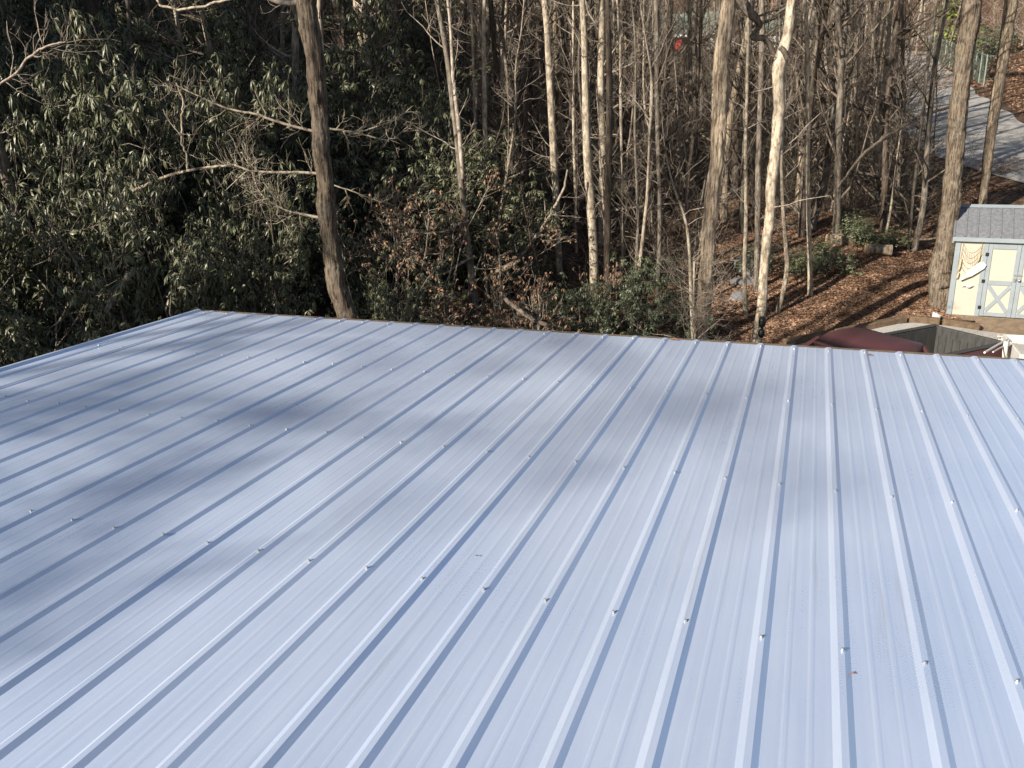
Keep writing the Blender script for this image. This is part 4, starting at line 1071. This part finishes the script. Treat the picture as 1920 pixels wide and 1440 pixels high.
loft('hood', [(bed + 1.9, hw, .5 * k_, 1.2 * k_, .1), (bed + 2.6, hw, .5 * k_, 1.12 * k_, .12), (bed + 3.15, hw - .05, .5 * k_, 1.0 * k_, .14), (bed + 3.25, hw - .12, .52 * k_, .9 * k_, .1)], PAINT)
tb('bumper', (-.22, -hw + .03, .48 * k_), (-.07, hw - .03, .62 * k_), STEEL, .03)
tb('bumper', (bed + 3.27, -hw + .03, .42 * k_), (bed + 3.38, hw - .03, .6 * k_), STEEL, .03)
for x in (.85, bed + 2.5):
    for s_ in (-1, 1):
        wy = s_ * (hw - .08)
        c = np.array([x, wy, .36]); ax = np.array([0, s_ * 1.0, 0])
        P = np.array([c - ax * .12, c - ax * .10, c + ax * .10, c + ax * .12]) @ T4[:3, :3].T + T4[:3, 3]
        wh = obj('wheel', Geo().tubes(P, [.29, .36, .36, .29], 20), RUBBER, TR, False)
        P = np.array([c + ax * .09, c + ax * .123]) @ T4[:3, :3].T + T4[:3, 3]
        obj('rim', Geo().tubes(P, [.2, .19], 14), STEEL, wh, False, off=TR.location)
coil = thing('wire_coil', 'thin white wire loop lying in the truck bed', 'wire', tuple((np.array([1.2, .1, .69 * k_, 1]) @ T4.T)[:3]))
tt = np.linspace(0, 2.6 * PI, 30)
obj('loop', Geo().tubes(np.stack([1.2 + .16 * np.cos(tt), .1 + .10 * np.sin(tt), .72 * k_ + .13 + .13 * np.sin(tt * .77)], 1) @ T4[:3, :3].T + T4[:3, 3], np.full(30, .007), 5), WHITE, coil, True)
# white utility trailer at the right edge
q0, _ = at(1906, 664, 13.2)
TL = thing('utility_trailer', 'white metal utility trailer frame with a slanting pole at the right edge', 'trailer', (q0[0] + .8, q0[1], float(ground(q0[0], q0[1])) + .06))
L4 = np.eye(4); a2 = math.radians(-20); L4[:3, 0] = (math.cos(a2), math.sin(a2), 0); L4[:3, 1] = (-math.sin(a2), math.cos(a2), 0); L4[:3, 3] = (q0[0], q0[1], TL.location[2])
zt = q0[2] - TL.location[2]
for nm, lo, hi in (('side_rail', (0, .9, zt - .02), (2.4, .96, zt + .10)), ('side_rail', (0, -.4, zt - .02), (2.4, -.34, zt + .10)), ('front_panel', (-.04, -.4, zt - .35), (0, .96, zt + .1)),
                   ('deck', (0, -.33, zt - .36), (2.4, .895, zt - .32))):
    obj(nm, Geo().box(lo, hi, .01, L4), WHITE if nm != 'deck' else STEEL, TL)
for y in (-.42, 1.0):
    P = np.array([(1.4, y - .07, .27), (1.4, y + .07, .27)]) @ L4[:3, :3].T + L4[:3, 3]
    obj('wheel', Geo().tubes(P, [.27, .27], 16), RUBBER, TL)
P = np.array([at(1846, 661, 12.7)[0], at(1889, 636, 13.6)[0]])
obj('slanting_pole', Geo().tubes(P, [.017, .017], 8), WHITE, TL)
P = np.array([at(1862, 660, 12.8)[0], at(1888, 645, 13.5)[0]])
obj('lower_pole', Geo().tubes(P, [.012, .012], 8), WHITE, TL)
P = np.array([at(1887, 640, 13.3)[0], (*at(1887, 640, 13.3)[0][:2], TL.location[2])])
obj('stand_leg', Geo().tubes(P, [.04, .04], 8), WHITE, TL)

# ------------------------------------------------------------------ logs, stones, small things on the slope
CUT = simple('cut_wood', (.34, .24, .14), rough=.85, var=.3, scale=18)
def log(label, p, d, L, r0):
    p = np.array(p, float); p[2] = float(ground(*p[:2])) + r0 * .55
    d = unit(np.array(d, float)); root = thing('cut_log', label, 'log', (p[0], p[1], p[2] - r0 * .55), 'cut logs on the leaf covered slope')
    s = np.linspace(0, L, 10); r = np.random.default_rng(int(L * 100))
    g, P, R = trunk_geo(p + d * s[:, None], np.full(10, r0), r, 18, .006, .06)
    obj('bark', g, B_TAN, root, True)
    for e in (0, 1):
        q = P[-1 if e else 0]; dd = d if e else -d
        obj('cut_face', Geo().tubes(np.array([q - dd * .02, q + dd * .006]), [R[0] * .97, R[0] * .95], 18), CUT, root)
pA, pB = ground_hit(1622, 474), ground_hit(1552, 458)
log('short thick cut log lying on the leaves between the hollies', pA, (1, -.25, 0), .62, .14)
log('dim cut log lying behind the left holly', pB, (1, -.1, .0), .65, .17)
def rock(name, label, px, py, s, seed, mat=STONE):
    r = np.random.default_rng(seed); p = ground_hit(px, py)
    n, m = 10, 14; V = []
    for i in range(n + 1):
        for j in range(m):
            th = PI * i / n; ph = 2 * PI * j / m
            v = np.array([math.sin(th) * math.cos(ph), math.sin(th) * math.sin(ph), math.cos(th)])
            V.append(v * (1 + .16 * math.sin(3 * v[0] + seed) + .13 * math.sin(4 * v[1] + 2 * seed) + .1 * math.sin(6 * v[2] + seed)) * s + p)
    i = np.arange(n)[:, None] * m; j = np.arange(m)[None]
    Q = np.stack([i + j, i + m + j, i + m + (j + 1) % m, i + (j + 1) % m], -1).reshape(-1, 4)
    return tag(obj(name, Geo().add(V, Q), mat, None, True), label, 'rock', 'grey rocks on the slope')
rock('rock', 'large pale grey rock behind the knotted tree', 1412, 505, np.array([.55, .4, .3]), 3)
rock('rock', 'flat pale grey rock left behind the knotted tree', 1400, 530, np.array([.4, .3, .18]), 5)
rock('rock', 'small grey rock left of the knotted tree foot', 1383, 560, np.array([.25, .2, .16]), 8)
rock('rock', 'dark round rock beside the white pail', 1737, 602, np.array([.14, .12, .1]), 11, simple('dark_stone', (.06, .06, .06), var=.3))
lan = thing('black_lantern', 'small black lantern shape fixed low on the knotted pale tree', 'lantern', tuple(at(1428, 632, 14.25)[0]))
c = at(1429, 604, 14.3)[0]; m_ = at(1429, 604, 14.3)[1]
obj('upper_case', Geo().tubes(c + np.array([[0, 0, 11], [0, 0, 9], [0, 0, 0], [0, 0, -8], [0, 0, -11]]) * m_, np.array([2, 6, 7, 6, 2]) * m_, 10), BLACK, lan, True)
obj('lower_case', Geo().tubes(c + np.array([[0, 0, -13], [0, 0, -16], [0, 0, -24], [0, 0, -30]]) * m_, np.array([2.5, 6, 6.5, 3]) * m_, 10), BLACK, lan, True)
obj('strap', Geo().tubes(c + np.array([[0, 0, -10], [0, 0, -14]]) * m_, np.array([2.6, 2.6]) * m_, 6), BLACK, lan)

# ------------------------------------------------------------------ house on the hill behind the woods
HS = thing('white_house', 'far white house with pale green roof and a red door seen between trunks', 'house')
HWH = simple('white_clapboard', (.66, .66, .62), rough=.7, var=.05)
HGR = simple('pale_green_roof', (.21, .25, .20), rough=.6, var=.12, scale=2)
RED = simple('red_door_paint', (.55, .05, .03), rough=.45, var=.08)
hb, hm = at(1240, 94, 103.0); hb2, _ = at(1482, 99, 98.0)
ux = unit(np.array([hb2[0] - hb[0], hb2[1] - hb[1], 0])); uy = np.array([-ux[1], ux[0], 0]); HL = np.linalg.norm((hb2 - hb)[:2])
H4 = np.eye(4); H4[:3, 0] = ux; H4[:3, 1] = uy; H4[:3, 3] = (hb[0], hb[1], min(hb[2], hb2[2]))
HS.location = tuple(H4[:3, 3])
def hx(px, py): # distance along the front for a photo column
    d = ray(px, py); n = uy; s = np.dot(H4[:3, 3] - CAM, n) / np.dot(d, n); return float(np.dot(CAM + d * s - H4[:3, 3], ux))
def hbx(name, lo, hi, mat, par=HS): return obj(name, Geo().box(lo, hi, 0, H4), mat, par, off=HS.location)
hH = 2.5
hbx('wall', (-1, 0, -2), (HL, 7, hH), HWH)
V = np.array([(-1.4, -.5, hH - .05), (HL + .4, -.5, hH - .05), (HL + .4, 3.5, hH + 2.6), (-1.4, 3.5, hH + 2.6), (-1.4, 7.5, hH - .05), (HL + .4, 7.5, hH - .05)])
V = np.concatenate([V, V - [0, 0, .15]])
obj('roof', Geo().add(V @ H4[:3, :3].T + H4[:3, 3], [[0, 1, 2, 3], [3, 2, 5, 4], [6, 9, 8, 7], [9, 10, 11, 8], [0, 6, 7, 1], [4, 5, 11, 10], [0, 3, 9, 6], [3, 4, 10, 9], [1, 7, 8, 2], [2, 8, 11, 5]]), HGR, HS)
hbx('eave_board', (-1.4, -.53, hH - .26), (HL + .4, -.505, hH + .0), HWH)
xd = hx(1272, 80)
dd = hbx('door', (xd - .5, -.06, .05), (xd + .45, -.003, 2.1), RED)
hbx('door_handle', (xd + .28, -.11, 1.0), (xd + .36, -.062, 1.1), STEEL, dd)
for px in (1251, 1285, 1325, 1412, 1455):
    x = hx(px, 80)
    w_ = hbx('window', (x - .5, -.05, .9), (x + .5, -.003, 2.05), HWH)
    hbx('pane', (x - .42, -.062, .98), (x + .42, -.052, 1.48), GLASS, w_)
    hbx('pane', (x - .42, -.062, 1.52), (x + .42, -.052, 1.98), GLASS, w_)
x0 = hx(1392, 80)
hbx('porch_wing', (x0, -2.2, -2), (HL - .3, -.055, hH - .3), HWH)
V = np.array([(x0 - .4, -2.9, hH - .35), (HL, -2.9, hH - .35), (HL, -.1, hH + .9), (x0 - .4, -.1, hH + .9)]); V = np.concatenate([V, V - [0, 0, .15]])
obj('porch_roof', Geo().add(V @ H4[:3, :3].T + H4[:3, 3], [[0, 1, 2, 3], [4, 7, 6, 5], [0, 4, 5, 1], [3, 2, 6, 7], [0, 3, 7, 4], [1, 5, 6, 2]]), HGR, HS)
hbx('chimney', (hx(1440, 40), 2.5, hH + 1.5), (hx(1440, 40) + .7, 3.2, hH + 3.4), simple('chimney_brick', (.32, .12, .08), var=.3))

# chain link fence beyond the road
FEN = thing('wire_fence', 'green wire fence with pale posts on the bank beyond the road', 'fence')
WIREPOST = simple('galvanised_post', (.22, .24, .22), rough=.6, var=.15)
FM, nt, p_ = mat_new('green_wire')
p_.inputs['Base Color'].default_value = (.13, .17, .13, 1); p_.inputs['Roughness'].default_value = .5
fp = [ground_hit(*q) for q in ((1738, 108), (1770, 122), (1800, 138), (1826, 150), (1844, 162), (1868, 162))]
FEN.location = tuple(fp[0])
rail = Geo()
for k in range(len(fp) - 1):
    A, B = np.array(fp[k]), np.array(fp[k + 1]); L = np.linalg.norm((B - A)[:2]); n = max(1, round(L / 2.6))
    wire = Geo()
    for j in range(n + (k == len(fp) - 2)):
        q = A + (B - A) * j / n; q[2] = float(ground(*q[:2]))
        obj('post', Geo().tubes(np.array([q - [0, 0, .2], q + [0, 0, 1.9]]), [.045, .045], 6), WIREPOST, FEN)
    nn = int(L / .36); s = np.linspace(0, 1, nn)
    for sg_ in (-1, 1):
        S_ = np.array([A + (B - A) * t for t in s]); S_[:, 2] = ground(S_[:, 0], S_[:, 1])
        E_ = S_ + (B - A)[None] / L * 1.7 * sg_; E_[:, 2] = ground(E_[:, 0], E_[:, 1]) + 1.75
        wire.tubes(np.stack([S_, E_], 1), np.full((nn, 2), .009), 3)
    t0 = np.array([A, B]); t0[:, 2] = ground(t0[:, 0], t0[:, 1]) + 1.8
    obj('top_rail', Geo().tubes(t0, [.025, .025], 6), WIREPOST, FEN)
    tag(obj('wire_mesh', wire, FM, FEN), kind='stuff')

# ------------------------------------------------------------------ evergreens
def conifer_mesh(seed, h, spread, leafm, n=60, sprays=26, size=.55):
    r = np.random.default_rng(seed)
    gt = Geo(); zz = np.linspace(0, h, 14)
    gt.tubes(np.stack([.05 * np.sin(zz), .05 * np.cos(zz * .7), zz], 1), np.linspace(.02 * h * .55, .02, 14), 8)
    z = h * r.uniform(.12, .98, n); th = r.uniform(0, 2 * PI, n)
    L = spread * (1.05 - z / h) ** .8 * r.uniform(.6, 1.15, n) + .25
    P = grow(np.stack([0 * z, 0 * z, z], 1), np.stack([np.cos(th), np.sin(th), .15 + 0 * z], 1), L, 6, .08, -.05, r)
    gt.tubes(P, taper(.012 * L + .008, 6, .3), 4)
    S, D, rr, t = sprout(P, taper(np.full(n, .02), 6), sprays, .15, 1, (15, 80), r)
    g = Geo(); m = len(S); d = unit(D + np.array([0, 0, -.15])); s = unit(np.cross(d, r.normal(size=(m, 3)))); ln = size * r.uniform(.5, 1.3, (m, 1))
    V = np.stack([S, S + d * ln * .5 + s * ln * .22, S + d * ln, S + d * ln * .5 - s * ln * .22], 1).reshape(-1, 3)
    g.add(V, np.arange(m * 4).reshape(-1, 4))
    a = gt.mesh('trunk', True); a.materials.append(B_DARK); b = g.mesh('crown'); b.materials.append(leafm)
    return a, b
ev = [conifer_mesh(900 + k, 20, 3.6, NEEDLE, 90, 34, .9) for k in range(2)]
# unseen evergreens added left of the view to cast shade on hillside and rhododendrons
for k, (x, y, s) in enumerate([(-20, 9.5, .95), (-14.5, 2.4, .47), (-16.4, 4.4, .48), (-12.9, 1.5, .45), (-13.6, 3.6, .42), (-18.5, 6.6, .95), (-23, 14, 1.1), (-26, 5, 1.15), (-28, 11, 1.2), (-27, 19, 1.2), (-33, 8, 1.35), (-34, 16, 1.35), (-33, 24, 1.35), (-40, 12, 1.5), (-41, 21, 1.5), (-40, 31, 1.45), (-47, 26, 1.5), (-46, 40, 1.4)]):
    root = thing('shade_evergreen', 'unseen dense evergreen added left of the view to shade the hillside', 'tree', (x, y, float(ground(x, y)) - .1), 'added evergreens left of the view')
    root.rotation_euler = (0, 0, k * 1.3); root.scale = (s, s, s)
    obj('trunk', ev[k % 2][0], None, root); obj('crown', ev[k % 2][1], None, root)
# tall bare trees whose crowns throw the soft streaks on the roof
bigcrown = crown_geo(np.random.default_rng(77), 12, 5.0, 26, .16).mesh('crown', True); bigcrown.materials.append(B_GREY)
bt = Geo(); zz = np.linspace(-.3, 15, 12); bt.tubes(np.stack([.1 * np.sin(zz * .4), .1 * np.cos(zz * .5), zz], 1), np.linspace(.3, .16, 12), 10)
bigtrunk = bt.mesh('trunk', True); bigtrunk.materials.append(B_GREY)
for k, (x, y, s) in enumerate([(-27, -27, .9)]):
    root = thing('tall_bare_tree', 'tall bare tree left behind the view whose branches shade the roof', 'tree', (x, y, float(ground(x, y))), 'tall bare trees left behind the view')
    root.rotation_euler = (0, 0, k * 2.1); root.scale = (s, s, s)
    obj('trunk', bigtrunk, None, root); c = obj('crown', bigcrown, None, root); c.location = (0, 0, 13)
# two unseen pines added there, tufts placed sunward so their shadows patch the roof
def roof_at(px, py):
    d = ray(px, py); return CAM + d * (np.dot(RO - RN * .02 - CAM, RN) / np.dot(d, RN))
tufts = [[(70, 1135, .30, 19), (10, 1120, .30, 20), (150, 1105, .22, 18), (240, 925, .24, 20), (310, 898, .22, 21), (175, 950, .18, 19), (380, 878, .15, 20), (30, 790, .26, 24)],
         [(520, 790, .20, 25), (620, 765, .22, 24), (430, 800, .18, 26), (1290, 765, .34, 30), (1150, 775, .30, 31), (1400, 760, .30, 32), (700, 700, .22, 28), (930, 690, .26, 29), (880, 800, .16, 24), (1050, 900, .14, 26), (760, 960, .14, 27), (1500, 900, .16, 30), (300, 700, .2, 28), (150, 740, .22, 28)]]
for k, tf in enumerate(tufts):
    pts = [roof_at(px, py) - LDIR * D for px, py, rr, D in tf]
    mid = np.mean(pts, 0); bx_, by_ = (mid[0] - 2.2, mid[1] + 2.4) if k == 0 else (mid[0] - 1.2, mid[1] + 2.6)
    root = thing('shade_pine', 'unseen pine added left behind the view, its tufts placed to dapple the roof', 'tree', (bx_, by_, float(ground(bx_, by_))), 'added pines left behind the view')
    zt_ = max(q[2] for q in pts) + 2.5
    zz = np.linspace(root.location[2] - .3, zt_, 14)
    obj('trunk', Geo().tubes(np.stack([bx_ + .1 * np.sin(zz * .3), by_ + .1 * np.cos(zz * .3), zz], 1), np.interp(np.linspace(0, 1, 14), [0, .7, 1], [.28, .06, .02]), 10), B_DARK, root, True)
    rr_ = np.random.default_rng(40 + k)
    for q, (px, py, rad, D) in zip(pts, tf):
        a0 = np.array([bx_, by_, q[2] - .8]); tt = np.linspace(0, 1, 7)[:, None]
        Pb = a0 * (1 - tt) + q * tt + np.array([0, 0, .3]) * np.sin(tt * PI)
        bo = obj('bough', Geo().tubes(Pb, np.linspace(.03, .01, 7), 6), B_DARK, root, True)
        n_ = int(190 * rad); v = unit(rr_.normal(size=(n_, 3))) * rad * rr_.uniform(.1, 1, (n_, 1)) ** .6 * np.array([1.25, 1.25, .7])
        d_ = unit(v + rr_.normal(0, .15, (n_, 3))); s_ = unit(np.cross(d_, rr_.normal(size=(n_, 3)))); ln = .22
        V = np.stack([q + v, q + v + d_ * ln * .5 + s_ * .012, q + v + d_ * ln, q + v + d_ * ln * .5 - s_ * .012], 1).reshape(-1, 3)
        tag(obj('needle_tuft', Geo().add(V, np.arange(n_ * 4).reshape(-1, 4)), NEEDLE, bo, off=root.location), kind='stuff')
ced = conifer_mesh(950, 9, 2.2, YELLOWGREEN, 70, 30, .5)
x, y = on_ground(1788, 112)
root = thing('cedar_tree', 'yellow green cedar beyond the wire fence at the upper right', 'tree', (x, y, float(ground(x, y)) - .1)); obj('trunk', ced[0], None, root); obj('crown', ced[1], None, root)
x, y = on_ground(1862, 150)
shrub('laurel_shrub', lau, 1, x, y + 1.0, 2.0, 1.6, 'dark green bush behind the corner post of the wire fence')

# ------------------------------------------------------------------ slender trees deeper in the woods
def slender(seed):
    r = np.random.default_rng(seed)
    h = 13.0
    zz = np.linspace(-.4, h, 16)
    w = np.cumsum(r.normal(0, .09, (16, 2)), 0)
    C = np.stack([w[:, 0], w[:, 1], zz], 1)
    g, P, R = trunk_geo(C, np.interp(zz, [-.4, .4, h], [.11, .085, .02]), r, 8, 0, .5)
    gb = Geo()
    S, D, rr, t = sprout(P[None], R[None], 44, .05, .98, (40, 80), r)
    P1 = grow(S, D, 1.7 * (1.1 - .6 * t) * r.uniform(.5, 1.3, len(S)), 6, .16, .1, r); R1 = taper(np.clip(rr * .42, .006, None), 6, .25)
    gb.tubes(P1, R1, 4)
    twigs_on(gb, P1, R1, r, m=5, length=.6, m2=2, rmin=.004)
    return g.mesh('trunk', True), gb.mesh('twigs', True)
sl_ = []
for k in range(8):
    a, b = slender(500 + k); bm = (B_PALE, B_GREY, B_DARK, B_TAN, B_GREY, B_PALE, B_DARK, B_GREY)[k]
    a.materials.append(bm); b.materials.append(B_TWIG if bm is B_PALE else B_BROWN); sl_.append((a, b))
r = np.random.default_rng(11)
kinds = ('slim pale', 'slim grey', 'slim dark', 'slim tan', 'slim grey', 'slim pale', 'slim dark', 'slim grey')
count = 0
while count < 295:
    d = 22.5 + 90 * r.uniform() ** 1.4
    if count > 245: d = r.uniform(118, 165)
    frac = r.uniform(-.62, .60)
    if frac < -.05 and r.uniform() < .6: continue
    x, y = frac * d, d
    px = 960 + F * frac / 1.0
    if 1690 < px and d < 75 and r.uniform() < .6: continue       # keep the road clear
    if min((x - c[0]) ** 2 + (y - c[1]) ** 2 for c in road_c) < 16: continue
    if 1264 < px < 1284 and d < 101 or 1405 < px < 1470 and d < 97 and r.uniform() < .93: continue                    # the gaps through which the house shows
    k = int(r.integers(8)); s = r.uniform(.75, 1.35)
    if d > 118: s *= 1.3
    where = 'deep in the woods left of centre' if px < 960 else 'deep in the woods between the centre and the furrowed trunk' if px < 1320 else 'deep in the woods right of the furrowed trunk'
    if d > 118: where = 'high on the far hill'
    root = thing('slender_tree', f'{kinds[k]} bare tree {where}', 'tree', (x, y, float(ground(x, y))), 'slender bare trees ' + where)
    root.rotation_euler = (r.normal(0, .035), r.normal(0, .035), r.uniform(0, 6)); root.scale = (s, s, s * r.uniform(.9, 1.3))
    obj('trunk', sl_[k][0], None, root); tag(obj('twigs', sl_[k][1], None, root), kind='stuff')
    count += 1

r = np.random.default_rng(12); count = 0
while count < 130:
    d = r.uniform(17.5, 46); frac = r.uniform(-.06, .54); x, y = frac * d, d
    if d < 25 and frac > .25: continue
    if min((x - c[0]) ** 2 + (y - c[1]) ** 2 for c in road_s) < 12: continue
    k = int(r.integers(8)); s = r.uniform(.3, .55)
    where = 'in the centre' if frac < .22 else 'below the road'
    root = thing('whip_sapling', f'{kinds[k].replace("slim", "very thin")} bare sapling in the tangle {where}', 'sapling', (x, y, float(ground(x, y))), 'thin saplings in the tangle ' + where)
    root.rotation_euler = (r.normal(0, .10), r.normal(0, .10), r.uniform(0, 6)); root.scale = (s, s, s * r.uniform(.9, 1.5))
    obj('stem', sl_[k][0], None, root); tag(obj('twigs', sl_[k][1], None, root), kind='stuff')
    count += 1
# slim trees just left of the carport, whose trunks stripe the leaf slope with shadow
for k, (x, y, s) in enumerate([(-8.2, 4.4, 1.3), (-10.4, 3.2, 1.5), (-12.6, .6, 1.4), (-15.5, -.5, 1.6), (-11.5, 5.6, 1.2)]):
    root = thing('slender_tree', 'slim bare tree standing left of the carport', 'tree', (x, y, float(ground(x, y))), 'slim trees left of the carport')
    root.rotation_euler = (0, 0, k); root.scale = (s, s, s * 1.1)
    obj('trunk', sl_[k][0], None, root); tag(obj('twigs', sl_[k][1], None, root), kind='stuff')

# ------------------------------------------------------------------ undergrowth and litter that nobody could count
def brush(name, label, n, region, hgt, seed, mat, per=16):
    r = np.random.default_rng(seed)
    C = []
    while len(C) < n:
        x, y = region(r)
        if min((x - c[0]) ** 2 + (y - c[1]) ** 2 for c in road_s) < 18: continue
        if y > 50 and y < 110 and (.17 < x / y < .225 or .27 < x / y < .345) and r.uniform() < .8: continue
        C.append((x, y))
    C = np.repeat(np.array(C), per, 0) + r.normal(0, .45, (n * per, 2))
    S = np.stack([C[:, 0], C[:, 1], ground(C[:, 0], C[:, 1]) - .03], 1)
    D = np.stack([r.normal(0, .8, len(S)), r.normal(0, .8, len(S)), np.ones(len(S))], 1)
    L = hgt * r.gamma(2.2, .4, len(S))
    P = grow(S, D, L, 5, .34, -.03, r); dist = np.clip(S[:, 1], 15, 60)
    R0 = np.clip(.00028 * dist, .005, .02) * r.uniform(.6, 1.3, len(S))
    g = Geo().tubes(P, taper(R0, 5, .4), 3)
    S2, D2, rr, t = sprout(P, taper(R0, 5, .4), 2, .3, .95, (25, 60), r)
    g.tubes(grow(S2, D2, hgt * .4 * r.uniform(.4, 1.2, len(S2)), 3, .25, 0, r), taper(rr * .7, 3, .5), 3)
    return tag(obj(name, g, mat), label, 'undergrowth', kind='stuff')
brush('undergrowth', 'tangle of bare brown twigs under the trees at the right', 420, lambda q: ((lambda d: (q.uniform(.28, .52) * d, d))(q.uniform(24.8, 37))), 1.7, 21, B_BROWN, 9)
brush('undergrowth', 'tangle of bare twigs on the dark slope in the centre', 260, lambda q: ((lambda d: (q.uniform(-.1, .30) * d, d))(q.uniform(19, 42))), 1.5, 22, B_BROWN, 9)
brush('undergrowth', 'far bare brush on the hill below the white house', 650, lambda q: ((lambda d: (q.uniform(-.1, .47) * d, d))(q.uniform(40, 98))), 2.2, 23, B_BROWN, 8)
brush('undergrowth', 'far bare brush high on the hill', 500, lambda q: ((lambda d: (q.uniform(-.6, .65) * d, d))(q.uniform(116, 165))), 5.0, 24, B_TWIG, 9)

def litter(name, label, n, region, seed, mat, size):
    r = np.random.default_rng(seed)
    XY = region(r, n)
    XY = XY[np.array([min(abs(x - c[0]) + abs(y - c[1]) for c in road_s) > 3.6 for x, y in XY]) | (r.uniform(size=n) < .04)] if seed == 33 else XY
    n = len(XY)
    XY = XY[(XY[:, 0] < LOT[0][0] - .4) | (XY[:, 1] > lot_edge(XY[:, 0]) + .1) | (r.uniform(size=n) < .02)]; n = len(XY)
    z = ground(XY[:, 0], XY[:, 1]); C = np.stack([XY[:, 0], XY[:, 1], z + r.uniform(.004, .03, n)], 1)
    nrm = unit(np.stack([r.normal(0, .28, n), r.normal(0, .28, n), np.ones(n)], 1))
    a = unit(np.cross(nrm, r.normal(size=(n, 3)))); b = np.cross(nrm, a)
    s = (size * r.uniform(.5, 1.3, n))[:, None]
    V = np.stack([C - a * s, C + b * s * .55 + nrm * s * .25, C + a * s, C - b * s * .55 + nrm * s * .2], 1).reshape(-1, 3)
    k = np.arange(n)[:, None] * 4
    return tag(obj(name, Geo().add(V, None, np.concatenate([k + [[0, 3, 2]], k + [[0, 2, 1]]])), mat), label, 'leaf litter', kind='stuff')
def fan(lo, hi, y0, y1):
    def f(q, n):
        d = y0 + (y1 - y0) * q.uniform(size=n) ** 1.2
        return np.stack([q.uniform(lo, hi, n) * d, d], 1)
    return f
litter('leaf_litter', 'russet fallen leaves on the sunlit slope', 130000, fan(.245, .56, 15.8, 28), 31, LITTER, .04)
litter('leaf_litter', 'fallen leaves on the slope in the centre, coloured dark for its shade', 30000, fan(-.15, .24, 15, 40), 32, SHADELEAF, .05)
litter('leaf_litter', 'tan fallen leaves on the far hill below and beyond the white house', 40000, fan(-.05, .6, 55, 160), 34, LITTER, .16)
litter('leaf_litter', 'fallen leaves along the road and the far bank', 30000, fan(.40, .62, 28, 62), 33, LITTER, .085)

# scraps on the roof
for (i_, v_, s_, m_, lb) in ((24.12, -.10, .012, BROWNLEAF, 'tiny brown insect like scrap beside a rib near the front right'),
                             (19.30, 3.69, .05, BROWNLEAF, 'curled tan leaf at the far roof edge near the dark trunk'),
                             (25.14, 3.60, .03, BROWNLEAF, 'small brown leaf scrap at a rib end near the maroon truck'),
                             (18.5, .22, .010, B_DARK, 'tiny dark twig bit on the roof in the foreground')):
    p = roofp(i_, v_, .006); r = np.random.default_rng(int(i_ * 10))
    V = [p + RU * s_ * .9, p + RV * s_ * .4 + RN * s_ * .3, p - RU * s_ * .9 + RN * s_ * .1, p - RV * s_ * .4 + RN * s_ * .25]
    o = obj('leaf_scrap', Geo().add(V, None, [[0, 1, 2], [0, 2, 3]]), m_)
    tag(o, lb, 'leaf', 'scraps lying on the roof')
